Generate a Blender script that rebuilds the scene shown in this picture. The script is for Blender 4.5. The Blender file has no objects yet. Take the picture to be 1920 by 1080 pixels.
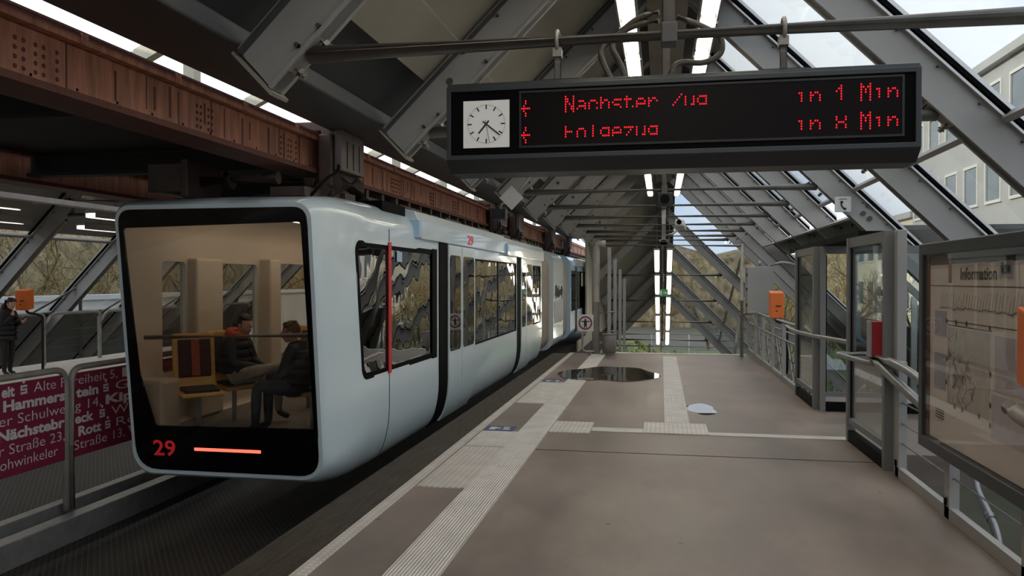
import bpy, bmesh, math, random
from mathutils import Vector as V, Matrix
D = bpy.data; SC = bpy.context.scene; COL = SC.collection
R = random.Random(7)
ORD = ['first','second','third','fourth','fifth','sixth','seventh','eighth','ninth','tenth','eleventh','twelfth','thirteenth','fourteenth','fifteenth','sixteenth','seventeenth','eighteenth','nineteenth','twentieth']
ROOT = {}
CX = 0.08          # ridge of this platform's roof
MX = -12.48        # ridge of the opposite roof
BAY = 3.18
NB = 8
YK = [5.5 + BAY * k for k in range(-NB, 10)]
YB0 = -22

# ------------------------------------------------------------------ materials
def mat(name, col, rough=0.6, metal=0.0, var=0.15, scale=3.0, bump=0.0, bscale=60.0, spec=0.5, coat=0.0, streak=None, emit=None, estr=0.0):
    m = D.materials.new(name); m.use_nodes = True
    nt = m.node_tree; n = nt.nodes; l = nt.links
    b = n['Principled BSDF']
    b.inputs['Roughness'].default_value = rough
    b.inputs['Metallic'].default_value = metal
    b.inputs['Specular IOR Level'].default_value = spec
    b.inputs['Coat Weight'].default_value = coat
    b.inputs['Coat Roughness'].default_value = 0.05
    tc = n.new('ShaderNodeTexCoord')
    nz = n.new('ShaderNodeTexNoise'); nz.inputs['Scale'].default_value = scale; nz.inputs['Detail'].default_value = 5
    if streak:
        mp = n.new('ShaderNodeMapping'); mp.inputs['Scale'].default_value = streak
        l.new(tc.outputs['Object'], mp.inputs['Vector']); l.new(mp.outputs['Vector'], nz.inputs['Vector'])
    else:
        l.new(tc.outputs['Object'], nz.inputs['Vector'])
    rp = n.new('ShaderNodeValToRGB')
    rp.color_ramp.elements[0].position = 0.3; rp.color_ramp.elements[1].position = 0.7
    c = V(col)
    rp.color_ramp.elements[0].color = (*(c * (1 - var)), 1)
    rp.color_ramp.elements[1].color = (*(c * (1 + var)), 1)
    l.new(nz.outputs['Fac'], rp.inputs['Fac']); l.new(rp.outputs['Color'], b.inputs['Base Color'])
    if bump:
        n2 = n.new('ShaderNodeTexNoise'); n2.inputs['Scale'].default_value = bscale; n2.inputs['Detail'].default_value = 3
        l.new(tc.outputs['Object'], n2.inputs['Vector'])
        bp = n.new('ShaderNodeBump'); bp.inputs['Strength'].default_value = bump; bp.inputs['Distance'].default_value = 0.02
        l.new(n2.outputs['Fac'], bp.inputs['Height']); l.new(bp.outputs['Normal'], b.inputs['Normal'])
    if emit:
        b.inputs['Emission Color'].default_value = (*emit, 1); b.inputs['Emission Strength'].default_value = estr
    return m

def glass(name, tint, refl=1.0, rough=0.0, base=0.0, wav=0.0, wscale=2.0):
    m = D.materials.new(name); m.use_nodes = True
    nt = m.node_tree; n = nt.nodes; l = nt.links; n.clear()
    o = n.new('ShaderNodeOutputMaterial'); mx = n.new('ShaderNodeMixShader')
    t = n.new('ShaderNodeBsdfTransparent'); t.inputs['Color'].default_value = (*tint, 1)
    g = n.new('ShaderNodeBsdfGlossy'); g.inputs['Roughness'].default_value = rough; g.inputs['Color'].default_value = (.95, .95, .95, 1)
    lw = n.new('ShaderNodeLayerWeight'); lw.inputs[0].default_value = .5
    pw = n.new('ShaderNodeMath'); pw.operation = 'POWER'; pw.inputs[1].default_value = 5
    ma = n.new('ShaderNodeMath'); ma.operation = 'MULTIPLY_ADD'; ma.inputs[1].default_value = .9 * refl; ma.inputs[2].default_value = .03 * refl + base; ma.use_clamp = True
    l.new(lw.outputs['Facing'], pw.inputs[0]); l.new(pw.outputs[0], ma.inputs[0])
    l.new(ma.outputs[0], mx.inputs[0]); l.new(t.outputs[0], mx.inputs[1]); l.new(g.outputs[0], mx.inputs[2]); l.new(mx.outputs[0], o.inputs[0])
    if wav:
        tc = n.new('ShaderNodeTexCoord'); nz = n.new('ShaderNodeTexNoise'); nz.inputs['Scale'].default_value = wscale
        bp = n.new('ShaderNodeBump'); bp.inputs['Strength'].default_value = wav; bp.inputs['Distance'].default_value = 0.05
        l.new(tc.outputs['Object'], nz.inputs['Vector']); l.new(nz.outputs['Fac'], bp.inputs['Height'])
        l.new(bp.outputs['Normal'], g.inputs['Normal'])
    return m

def emis(name, col, s):
    m = D.materials.new(name); m.use_nodes = True
    n = m.node_tree.nodes; n.clear()
    o = n.new('ShaderNodeOutputMaterial'); e = n.new('ShaderNodeEmission')
    e.inputs[0].default_value = (*col, 1); e.inputs[1].default_value = s
    m.node_tree.links.new(e.outputs[0], o.inputs[0]); return m

M = {}
M['steel'] = mat('grey_painted_steel', (.37, .36, .35), .45, 0, .08, 1.5, .05, 40)
M['steel_dark'] = mat('dark_grey_steel', (.07, .07, .07), .5, 0, .15, 2)
M['galv'] = mat('galvanised_steel', (.33, .33, .33), .38, .55, .12, 8)
M['tie'] = mat('weathered_grey_pipe', (.32, .295, .265), .45, .1, .18, 4, .05, 30)
M['alu'] = mat('bright_aluminium', (.62, .62, .62), .3, .7, .05, 6)
M['rubber'] = mat('black_rubber', (.006, .006, .0065), .55, 0, .1, spec=.06)
M['ceil'] = mat('beige_roof_panel', (.33, .30, .24), .55, 0, .10, .9)
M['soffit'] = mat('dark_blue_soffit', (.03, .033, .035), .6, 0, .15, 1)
M['ridgep'] = mat('grey_ridge_panel', (.26, .255, .25), .5, 0, .06, 1)
M['deck'] = mat('dark_brown_track_deck', (.02, .018, .015), .8, 0, .3, 2)  # dark brown tone shared by deck, cross girders and platform edge wall
M['red'] = mat('rust_red_girder_paint', (.42, .172, .102), .55, 0, .36, 3, .08, 30, streak=(1, 6, .6))
M['redd'] = mat('dark_rust_stain', (.13, .042, .026), .65, 0, .35, 6, streak=(1, 20, .8))
M['bogie'] = mat('brown_bogie_iron', (.075, .05, .04), .5, .2, .3, 4)
M['bogie_light'] = mat('taupe_motor_cover', (.17, .135, .125), .5, .1, .2, 4)
M['cream_steel'] = mat('cream_painted_steel', (.55, .55, .45), .5, 0, .08)
M['white_train'] = mat('pale_blue_white_lacquer', (.70, .80, .85), .22, 0, .02, .6, spec=.5, coat=.6)
M['blue_train'] = mat('light_blue_lacquer', (.45, .64, .86), .25, 0, .03, .6, coat=.5)
M['black_gloss'] = mat('black_gloss_panel', (.003, .003, .004), .06, 0, .1, spec=.14)
M['black_soft'] = mat('soft_black_panel', (.005, .005, .0055), .55, 0, .1, spec=.03)
M['black'] = mat('matte_black', (.010, .010, .011), .5, 0, .1)
M['housing'] = mat('anthracite_housing', (.032, .037, .042), .4, 0, .08)
M['screen'] = mat('dark_red_display_window', (.006, .003, .004), .35, 0, .2, spec=.12)
M['clock'] = mat('clock_dial_white', (.72, .72, .70), .5, 0, .02, emit=(.8, .8, .76), estr=.16)
M['led'] = emis('red_led', (1.0, .018, .03), 1.7)
M['tail'] = emis('tail_light_glow', (1.0, .10, .06), 3.2)
M['lamp'] = emis('fluorescent_tube_glow', (1.0, .92, .74), 12)
M['lampin'] = emis('car_ceiling_lamp_glow', (1.0, .88, .74), 7)
M['exit'] = mat('green_exit_sign', (.03, .22, .08), .4, emit=(.1, .5, .22), estr=.12)
M['redtxt'] = mat('red_lettering', (.55, .02, .03), .4, 0, .05, emit=(.7, .02, .03), estr=.25)
M['stripe'] = mat('red_stripe_paint', (.62, .012, .025), .35, 0, .04)
M['bellow'] = mat('beige_ribbed_bellows', (.30, .245, .19), .6, 0, .15, 3)
M['winglass'] = glass('tinted_side_glass', (.13, .125, .115), 1.5, 0, .20, .12, 1.3)
M['door_glass'] = mat('dark_mirror_door_glass', (.20, .195, .18), .02, 1.0, .02, 1, .10, 1.6)
M['screen_frame'] = mat('grey_screen_frame', (.19, .19, .188), .45, 0, .08, 1.5)
M['panelpale'] = mat('pale_grey_lower_panel', (.40, .41, .44), .4, 0, .15, .6)
M['panelgrey'] = mat('blue_grey_lower_panel', (.13, .135, .15), .4, 0, .12, .8)
M['windscreen'] = glass('windscreen_glass', (.86, .83, .78), .9, 0, .01)
M['roofglass'] = glass('roof_glazing', (.86, .89, .90), 1.0, 0, .01)
M['screen_glass'] = glass('lobby_glass', (.78, .82, .82), 1.2, 0, .02)
M['case_glass'] = glass('showcase_glass', (.95, .94, .93), .42, 0, .015)
M['interior'] = mat('beige_car_lining', (.52, .45, .37), .5, 0, .04, 1)
M['carfloor'] = mat('grey_car_floor', (.12, .11, .10), .6)
M['wood'] = mat('honey_plywood_shell', (.60, .36, .11), .4, 0, .12, 3, streak=(1, 1, 8))
M['fabric'] = mat('dark_seat_fabric', (.035, .028, .026), .85, 0, .3, 40)
M['fstripe'] = mat('rust_seat_stripe', (.32, .09, .045), .85, 0, .25, 40)
M['orange'] = mat('orange_enamel', (.78, .17, .03), .4, 0, .04)
M['redbox'] = mat('red_call_box', (.38, .012, .02), .4, 0, .05)
M['cabinet'] = mat('light_grey_cabinet', (.34, .34, .33), .5, 0, .04)
M['banner'] = mat('maroon_banner', (.20, .012, .045), .6, 0, .06, 2)
M['bantxt'] = mat('pale_banner_lettering', (.62, .58, .58), .6, 0, .03)
M['signw'] = mat('white_sign_panel', (.68, .67, .64), .4, 0, .02)
M['signk'] = mat('black_sign_print', (.015, .015, .015), .5, 0, .02)
M['signr'] = mat('dark_red_ring', (.22, .03, .03), .5, 0, .02)
M['poster'] = mat('pinkish_poster_paper', (.88, .80, .76), .7, 0, .03, 2)
M['map'] = mat('grey_map_print', (.62, .56, .51), .7, 0, .12, 9)
M['postgrey'] = mat('dark_poster_print', (.10, .095, .09), .7, 0, .05)
M['mapline'] = mat('grey_map_line', (.26, .235, .22), .7, 0, .05)
M['postblue'] = mat('pale_blue_poster_box', (.46, .46, .56), .7, 0, .06)
M['postlil'] = mat('lilac_poster_box', (.62, .56, .62), .7, 0, .08, 12)
M['skin'] = mat('skin', (.58, .34, .25), .5, 0, .05)
M['hair'] = mat('dark_brown_hair', (.02, .011, .008), .5, 0, .4, 60)
M['hairl'] = mat('light_brown_hair', (.16, .09, .035), .5, 0, .4, 60)
M['jacket'] = mat('black_jacket', (.013, .012, .014), .7, 0, .3, 12)
M['jacketb'] = mat('dark_navy_jacket', (.014, .014, .018), .7, 0, .3, 12)
M['hood'] = mat('orange_hood', (.55, .09, .03), .8, 0, .15, 10)
M['jeans'] = mat('pale_denim', (.33, .31, .26), .8, 0, .2, 12)
M['jeansb'] = mat('dark_blue_denim', (.025, .032, .05), .8, 0, .2, 12)
M['shoe'] = mat('dark_shoe', (.02, .02, .02), .5)
M['puddle'] = glass('shallow_water', (.62, .58, .54), 1.0, 0, .02)
M['cream'] = mat('cream_facade', (.74, .68, .54), .7, 0, .05, 1)
M['greyfac'] = mat('grey_facade', (.42, .43, .43), .6, 0, .06, 1)
M['winb'] = mat('building_window', (.10, .13, .15), .1, 0, .2, 1, spec=.8)
M['bark'] = mat('winter_bark', (.20, .145, .07), .85, 0, .3, 3)
M['twig'] = mat('yellowish_twigs', (.38, .28, .10), .85, 0, .35, 1)
M['leaf'] = mat('yellow_green_leaves', (.16, .19, .05), .8, 0, .4, 1)
M['grass'] = mat('green_meadow', (.07, .13, .045), .9, 0, .3, .3)
M['hillside'] = mat('wooded_hillside', (.17, .135, .075), .95, 0, .75, 1.1, .8, 2.5, streak=(1, 1, .55))
M['road'] = mat('dark_valley_ground', (.055, .06, .04), .8, 0, .2, .4)
M['wallw'] = mat('pale_river_wall', (.62, .60, .56), .8, 0, .1, .6)
M['bin'] = mat('grey_bin_steel', (.27, .25, .24), .45, .2, .06)
M['cable'] = mat('bronze_grey_conduit', (.12, .105, .085), .5, .2, .2, 20)

def floor_mat():
    m = mat('brown_platform_concrete', (.262, .209, .180), .5, 0, .16, .8, .12, 120)
    nt = m.node_tree; n = nt.nodes; l = nt.links; b = n['Principled BSDF']
    rp = [x for x in n if x.type == 'VALTORGB'][0]
    tc = [x for x in n if x.type == 'TEX_COORD'][0]
    mp = n.new('ShaderNodeMapping'); mp.inputs['Scale'].default_value = (.9, .35, 1)
    w = n.new('ShaderNodeTexNoise'); w.inputs['Scale'].default_value = 1.6; w.inputs['Detail'].default_value = 8; w.inputs['Roughness'].default_value = .65
    l.new(tc.outputs['Object'], mp.inputs[0]); l.new(mp.outputs[0], w.inputs['Vector'])
    r2 = n.new('ShaderNodeValToRGB'); r2.color_ramp.elements[0].position = .35; r2.color_ramp.elements[1].position = .62
    r2.color_ramp.elements[0].color = (.66, .64, .64, 1); r2.color_ramp.elements[1].color = (1.1, 1.09, 1.08, 1)
    l.new(w.outputs['Fac'], r2.inputs[0])
    mx = n.new('ShaderNodeMix'); mx.data_type = 'RGBA'; mx.blend_type = 'MULTIPLY'; mx.inputs[0].default_value = 1
    l.new(rp.outputs[0], mx.inputs[6]); l.new(r2.outputs[0], mx.inputs[7])
    # small dark specks and scuffs
    vo = n.new('ShaderNodeTexVoronoi'); vo.inputs['Scale'].default_value = 2.2
    l.new(tc.outputs['Object'], vo.inputs['Vector'])
    lt = n.new('ShaderNodeMath'); lt.operation = 'LESS_THAN'; lt.inputs[1].default_value = .045
    l.new(vo.outputs['Distance'], lt.inputs[0])
    m3 = n.new('ShaderNodeMix'); m3.data_type = 'RGBA'
    m3.inputs[7].default_value = (.07, .06, .055, 1)
    sm = n.new('ShaderNodeMath'); sm.operation = 'MULTIPLY'; sm.inputs[1].default_value = .6
    l.new(lt.outputs[0], sm.inputs[0]); l.new(sm.outputs[0], m3.inputs[0]); l.new(mx.outputs[2], m3.inputs[6])
    l.new(m3.outputs[2], b.inputs['Base Color'])
    rr = n.new('ShaderNodeMapRange'); rr.inputs[1].default_value = .3; rr.inputs[2].default_value = .7; rr.inputs[3].default_value = .36; rr.inputs[4].default_value = .62
    l.new(w.outputs['Fac'], rr.inputs[0]); l.new(rr.outputs[0], b.inputs['Roughness'])
    return m
M['floor'] = floor_mat()

def tactile_mat(name, col, kind, pitch):
    m = mat(name, col, .6, 0, .10, 4)
    nt = m.node_tree; n = nt.nodes; l = nt.links; b = n['Principled BSDF']
    tc = [x for x in n if x.type == 'TEX_COORD'][0]
    if kind == 'rib':
        w = n.new('ShaderNodeTexWave'); w.bands_direction = 'X'; w.inputs['Scale'].default_value = 1 / pitch * .3183
        out = w.outputs['Fac']
    else:
        w = n.new('ShaderNodeTexVoronoi'); w.inputs['Scale'].default_value = 1 / pitch; w.inputs['Randomness'].default_value = 0
        out = w.outputs['Distance']
    l.new(tc.outputs['Object'], w.inputs['Vector'])
    bp = n.new('ShaderNodeBump'); bp.inputs['Strength'].default_value = .8; bp.inputs['Distance'].default_value = .006; bp.invert = kind != 'rib'
    l.new(out, bp.inputs['Height']); l.new(bp.outputs['Normal'], b.inputs['Normal'])
    # darker tint between the ribs and studs
    rp = [x for x in n if x.type == 'VALTORGB'][0]
    r2 = n.new('ShaderNodeValToRGB')
    if kind == 'rib':
        r2.color_ramp.elements[0].color = (.84, .83, .82, 1); r2.color_ramp.elements[1].position = .5; r2.color_ramp.elements[1].color = (1, 1, 1, 1)
    else:
        r2.color_ramp.elements[0].position = .2; r2.color_ramp.elements[0].color = (1, 1, 1, 1); r2.color_ramp.elements[1].position = .5; r2.color_ramp.elements[1].color = (.74, .73, .72, 1)
    l.new(out, r2.inputs[0])
    mx = n.new('ShaderNodeMix'); mx.data_type = 'RGBA'; mx.blend_type = 'MULTIPLY'; mx.inputs[0].default_value = 1
    l.new(rp.outputs[0], mx.inputs[6]); l.new(r2.outputs[0], mx.inputs[7]); l.new(mx.outputs[2], b.inputs['Base Color'])
    return m
M['rib'] = tactile_mat('ribbed_tactile_slab', (.74, .685, .635), 'rib', .022)
M['dot'] = tactile_mat('studded_tactile_slab', (.76, .70, .65), 'dot', .05)
M['plain'] = mat('pale_floor_band', (.60, .55, .50), .6, 0, .1, 5)

def mesh_mat():
    m = D.materials.new('expanded_metal_grating'); m.use_nodes = True
    nt = m.node_tree; n = nt.nodes; l = nt.links; b = n['Principled BSDF']
    tc = n.new('ShaderNodeTexCoord'); mp = n.new('ShaderNodeMapping'); mp.inputs['Rotation'].default_value = (0, 0, .6)
    br = n.new('ShaderNodeTexVoronoi'); br.feature = 'DISTANCE_TO_EDGE'; br.inputs['Scale'].default_value = 18; br.inputs['Randomness'].default_value = 0
    mp.inputs['Scale'].default_value = (1.5, .8, 1)
    l.new(tc.outputs['Object'], mp.inputs[0]); l.new(mp.outputs[0], br.inputs['Vector'])
    rp = n.new('ShaderNodeValToRGB'); rp.color_ramp.elements[0].position = .09; rp.color_ramp.elements[0].color = (.065, .06, .053, 1)
    rp.color_ramp.elements[1].position = .15; rp.color_ramp.elements[1].color = (.004, .004, .0035, 1)
    l.new(br.outputs['Distance'], rp.inputs[0]); l.new(rp.outputs[0], b.inputs['Base Color'])
    bp = n.new('ShaderNodeBump'); bp.inputs['Strength'].default_value = .5; bp.inputs['Distance'].default_value = .01; bp.invert = True
    l.new(br.outputs['Distance'], bp.inputs['Height']); l.new(bp.outputs['Normal'], b.inputs['Normal'])
    b.inputs['Roughness'].default_value = .6
    return m
M['grating'] = mesh_mat()
M['edgewood'] = mat('weathered_edge_timber', (.050, .038, .027), .7, 0, .45, 5, .4, 40, streak=(6, .6, 1))

# ------------------------------------------------------------------ mesh builder
def basis(d, up=(0, 0, 1)):
    d = V(d).normalized(); u = V(up)
    if abs(d.dot(u.normalized())) > .999: u = V((0, 1, 0))
    s = d.cross(u).normalized(); return d, s, s.cross(d).normalized()

def fillet(pts, r, n=5):
    pts = [V(p) for p in pts]; out = [pts[0]]
    for i in range(1, len(pts) - 1):
        a, b, c = pts[i - 1], pts[i], pts[i + 1]
        d1 = (a - b); d2 = (c - b)
        q = min(r, d1.length * .49, d2.length * .49)
        p1 = b + d1.normalized() * q; p2 = b + d2.normalized() * q
        for k in range(n + 1):
            t = k / n; out.append(p1 * (1 - t) ** 2 + b * 2 * t * (1 - t) + p2 * t * t)
    out.append(pts[-1]); return out

class MB:
    def __init__(s): s.v = []; s.f = []; s.sm = []
    def add(s, vs, fs, smooth=False):
        o = len(s.v); s.v += [V(p) for p in vs]
        for f in fs: s.f.append([i + o for i in f]); s.sm.append(smooth)
        return s
    def obox(s, c, ax, ay, az):
        c, ax, ay, az = V(c), V(ax), V(ay), V(az)
        vs = [c + ax * i + ay * j + az * k for k in (-1, 1) for j in (-1, 1) for i in (-1, 1)]
        fs = [(0, 2, 3, 1), (4, 5, 7, 6), (0, 1, 5, 4), (2, 6, 7, 3), (0, 4, 6, 2), (1, 3, 7, 5)]
        if ax.cross(ay).dot(az) < 0: fs = [f[::-1] for f in fs]
        return s.add(vs, fs)
    def box(s, x0, x1, y0, y1, z0, z1):
        return s.obox(((x0 + x1) / 2, (y0 + y1) / 2, (z0 + z1) / 2), ((x1 - x0) / 2, 0, 0), (0, (y1 - y0) / 2, 0), (0, 0, (z1 - z0) / 2))
    def bar(s, p0, p1, w, h, up=(0, 0, 1)):
        p0, p1 = V(p0), V(p1); d, a, b = basis(p1 - p0, up)
        return s.obox((p0 + p1) / 2, d * ((p1 - p0).length / 2), a * (w / 2), b * (h / 2))
    def tube(s, path, r, n=10, caps=True):
        path = [V(p) for p in path]; rs = r if isinstance(r, (list, tuple)) else [r] * len(path)
        vs = []; fs = []; ref = None
        for i, p in enumerate(path):
            a = path[max(i - 1, 0)]; b = path[min(i + 1, len(path) - 1)]
            d = (b - a).normalized()
            if ref is None: _, x, y = basis(d)
            else:
                x = (ref - d * ref.dot(d)).normalized(); y = d.cross(x)
            ref = x
            for k in range(n):
                t = 2 * math.pi * k / n; vs.append(p + x * math.cos(t) * rs[i] + y * math.sin(t) * rs[i])
        for i in range(len(path) - 1):
            for k in range(n):
                fs.append((i * n + k, i * n + (k + 1) % n, (i + 1) * n + (k + 1) % n, (i + 1) * n + k))
        s.add(vs, fs, True)
        if caps:
            o = len(s.v) - len(vs); s.f.append([o + k for k in range(n)][::-1]); s.sm.append(False)
            s.f.append([o + (len(path) - 1) * n + k for k in range(n)]); s.sm.append(False)
        return s
    def cyl(s, p0, p1, r, n=14): return s.tube([p0, p1], r, n)
    def prism(s, poly, vec):
        poly = [V(p) for p in poly]; vec = V(vec); n = len(poly)
        vs = poly + [p + vec for p in poly]
        fs = [tuple(range(n))[::-1], tuple(range(n, 2 * n))] + [(i, (i + 1) % n, n + (i + 1) % n, n + i) for i in range(n)]
        nrm = V((0, 0, 0))
        for i in range(n): nrm += poly[i].cross(poly[(i + 1) % n])
        if nrm.dot(vec) < 0: fs = [f[::-1] for f in fs]
        return s.add(vs, fs)
    def ell(s, c, rx, ry, rz, nu=14, nv=9, rot=None):
        c = V(c); vs = []; fs = []
        for j in range(1, nv):
            ph = math.pi * j / nv
            for i in range(nu):
                t = 2 * math.pi * i / nu
                p = V((rx * math.sin(ph) * math.cos(t), ry * math.sin(ph) * math.sin(t), rz * math.cos(ph)))
                vs.append(c + (rot @ p if rot else p))
        top = V((0, 0, rz)); bot = V((0, 0, -rz))
        vs.append(c + (rot @ top if rot else top)); vs.append(c + (rot @ bot if rot else bot))
        T = len(vs) - 2; B = T + 1
        for j in range(nv - 2):
            for i in range(nu): fs.append((j * nu + i, (j + 1) * nu + i, (j + 1) * nu + (i + 1) % nu, j * nu + (i + 1) % nu))
        for i in range(nu):
            fs.append((T, i, (i + 1) % nu)); fs.append((B, (nv - 2) * nu + (i + 1) % nu, (nv - 2) * nu + i))
        return s.add(vs, fs, True)
    def build(s, name, m, parent=None, bevel=0, kind=None, label=None, cat=None, group=None, smooth=False, base=None):
        if parent is not None: off = ROOT[parent]
        else:
            if base is None:
                xs = [p.x for p in s.v]; ys = [p.y for p in s.v]; zs = [p.z for p in s.v]
                off = V(((min(xs) + max(xs)) / 2, (min(ys) + max(ys)) / 2, min(zs)))
            else: off = V(base)
        me = D.meshes.new(name)
        me.from_pydata([tuple(p - off) for p in s.v], [], s.f)
        me.polygons.foreach_set('use_smooth', [bool(a or smooth) for a in s.sm])
        me.materials.append(M[m] if isinstance(m, str) else m); me.update()
        o = D.objects.new(name, me); COL.objects.link(o)
        if parent is not None: o.parent = parent
        else: o.location = off
        ROOT[o] = off
        if bevel:
            md = o.modifiers.new('bevel', 'BEVEL'); md.width = bevel; md.segments = 2; md.limit_method = 'ANGLE'; md.angle_limit = .6
        if kind: o['kind'] = kind
        if label: o['label'] = label
        if cat: o['category'] = cat
        if group: o['group'] = group
        return o

def thing(name, label, cat, loc, group=None):
    o = D.objects.new(name, None); COL.objects.link(o); o.location = loc; o.empty_display_size = .2
    o['label'] = label; o['category'] = cat
    if group: o['group'] = group
    ROOT[o] = V(loc); return o

def copy_tree(o, parent=None):
    c = o.copy(); COL.objects.link(c); c.parent = parent
    ROOT[c] = ROOT[o]
    for ch in list(o.children): copy_tree(ch, c)
    return c

def dup(o, delta, label, rot=None):
    c = copy_tree(o); c.location = V(o.location) + V(delta); c['label'] = label
    if rot is not None: c.rotation_euler = rot
    ROOT[c] = V(c.location); return c

def rrect(w, h, r, n=6, ccw=True):
    out = []
    for cx, cy, a0 in ((w / 2 - r, h / 2 - r, 0), (-w / 2 + r, h / 2 - r, 90), (-w / 2 + r, -h / 2 + r, 180), (w / 2 - r, -h / 2 + r, 270)):
        for k in range(n + 1):
            a = math.radians(a0 + 90 * k / n); out.append((cx + r * math.cos(a), cy + r * math.sin(a)))
    return out

def ring_prism(b, outer, inner, O, X, Y, N, th):
    """flat frame between two outlines with the same number of points"""
    O, X, Y, N = V(O), V(X), V(Y), V(N); n = len(outer)
    P = lambda p, t: O + X * p[0] + Y * p[1] + N * t
    vs = [P(p, 0) for p in outer] + [P(p, 0) for p in inner] + [P(p, th) for p in outer] + [P(p, th) for p in inner]
    fs = []
    for i in range(n):
        j = (i + 1) % n
        fs += [(2 * n + i, 2 * n + j, 3 * n + j, 3 * n + i), (j, i, n + i, n + j), (i, j, 2 * n + j, 2 * n + i), (n + j, n + i, 3 * n + i, 3 * n + j)]
    b.add(vs, fs)

def text_mb(body, size, O, X, Y, off=0.0, th=.002, fit=None, align='LEFT', b=None):
    cu = D.curves.new('t', 'FONT'); cu.body = body; cu.size = size; cu.offset = off; cu.extrude = 0; cu.align_x = align
    cu.resolution_u = 3
    ob = D.objects.new('t', cu); COL.objects.link(ob)
    dg = bpy.context.evaluated_depsgraph_get()
    me = D.meshes.new_from_object(ob.evaluated_get(dg))
    D.objects.remove(ob); D.curves.remove(cu)
    b = b or MB(); O, X, Y = V(O), V(X), V(Y); N = X.cross(Y)
    vs = [p.co.copy() for p in me.vertices]
    if fit and vs:
        x0 = min(p.x for p in vs); x1 = max(p.x for p in vs); k = fit / (x1 - x0)
        for p in vs: p.x = (p.x - x0) * k
    b.add([O + X * p.x + Y * p.y + N * th for p in vs], [tuple(f.vertices) for f in me.polygons])
    D.meshes.remove(me); return b

# ------------------------------------------------------------------ setting: floors
def struct(mb, name, m, bevel=0): return mb.build(name, m, kind='structure', bevel=bevel)
struct(MB().box(-2.10, 2.06, YB0, 18.6, -.5, 0), 'floor', 'floor')
struct(MB().box(-2.50, -2.103, YB0, 18.6, -.22, -.012), 'trim_1', 'edgewood')
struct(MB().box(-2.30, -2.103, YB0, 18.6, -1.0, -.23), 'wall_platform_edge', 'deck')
g = MB(); g.box(-10.2, -2.305, YB0, 60, -1.06, -1.0); struct(g, 'floor_track_grating', 'grating')
struct(MB().box(-14.6, -10.25, YB0, 40, -.7, -.3), 'floor_opposite_platform', 'plain')
struct(MB().box(-1.35, 1.9, 18.602, 18.85, -.3, .012), 'trim_2', 'plain')
T = .012
struct(MB().box(-2.09, -2.0, YB0, 18.55, .0005, T), 'trim_edge_strip', 'dot')
struct(MB().box(-1.565, -1.245, YB0, 18.5, .0005, T), 'trim_guide_strip', 'rib')
struct(MB().box(-1.97, -1.57, 6.3, 7.9, .0005, T), 'trim_studded_pad', 'dot')
struct(MB().box(-1.97, -1.57, 7.93, 8.75, .0005, T), 'trim_ribbed_pad', 'rib')
struct(MB().box(-1.97, -1.57, 10.85, 13.1, .0005, T), 'trim_far_pad', 'rib')
struct(MB().box(-1.24, -.78, 8.82, 9.5, .0005, T), 'trim_branch_pad', 'dot')
struct(MB().box(-.775, -.2, 8.97, 9.2, .0005, T * .7), 'trim_cross_band', 'plain')
struct(MB().box(.52, 1.97, 8.95, 9.12, .0005, T * .7), 'trim_lobby_band', 'plain')
struct(MB().box(-.195, .515, 8.96, 9.62, .0005, T), 'trim_junction_pad', 'dot')
struct(MB().box(.04, .33, 9.63, 18.0, .0005, T), 'trim_stair_strip', 'rib')
struct(MB().box(-1.24, 1.98, 7.905, 7.92, .0004, .002), 'trim_floor_joint', 'rubber')
# blue pictogram tiles in the edge pads
for i, (x0, x1, y0, y1) in enumerate(((-1.97, -1.64, 8.78, 9.06), (-1.95, -1.66, 13.14, 13.5))):
    b = MB().box(x0, x1, y0, y1, .0005, .012)
    t = b.build('pictogram_tile', mat('blue_tile', (.05, .09, .20), .5), label=('blue pictogram tile set in the edge paving at the near crossing' if i == 0 else 'blue pictogram tile set in the edge paving by the puddle'), cat='floor tile')
    w = MB(); 
    w.box(x0 + .05, x0 + .12, y0 + .05, y0 + .2, .012, .0135).box(x0 + .12, x0 + .17, y0 + .12, y0 + .17, .012, .0135).box(x0 + .21, x0 + .28, y0 + .06, y0 + .13, .012, .0135).box(x0 + .20, x0 + .27, y0 + .17, y0 + .22, .012, .0135)
    w.build('pictogram', 'signw', t)
# kerb channel on the track bed under the barrier
for n_, (x0, x1, z1) in (('trim_kerb_inner', (-6.12, -5.94, -.74)), ('trim_kerb_outer', (-6.42, -6.28, -.68))):
    struct(MB().box(x0, x1, YB0, 45, -1.0, z1), n_, 'steel_dark' if 0 else 'galv', .01)

# puddles
def puddle(cx, cy, rx, ry, label, seed, z=.0125):
    r = random.Random(seed); n = 40; ph = [r.uniform(0, 6.28) for _ in range(4)]
    top = []
    for i in range(n):
        a = 2 * math.pi * i / n
        k = 1 + .13 * math.sin(2 * a + ph[0]) + .08 * math.sin(3 * a + ph[1]) + .05 * math.sin(6 * a + ph[2])
        top.append((cx + rx * k * math.cos(a), cy + ry * k * math.sin(a), z))
    MB().prism(top, (0, 0, .0012)).build('puddle', 'puddle', label=label, cat='puddle')
puddle(-.92, 14.5, .78, 1.25, 'large dark rain puddle reflecting the train side beside the tactile strip', 3)
puddle(.52, 10.8, .20, .42, 'small pale puddle beside the tactile strip leading to the stairs', 5, z=.0006)

# ------------------------------------------------------------------ roof of this platform
def roofz(Y): return 0 if Y < 33.5 else -(Y - 33.5) * .345
def ins(cx, side, z, dz=0, off=0): return cx + side * (6.05 + off + dz - z)

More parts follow.
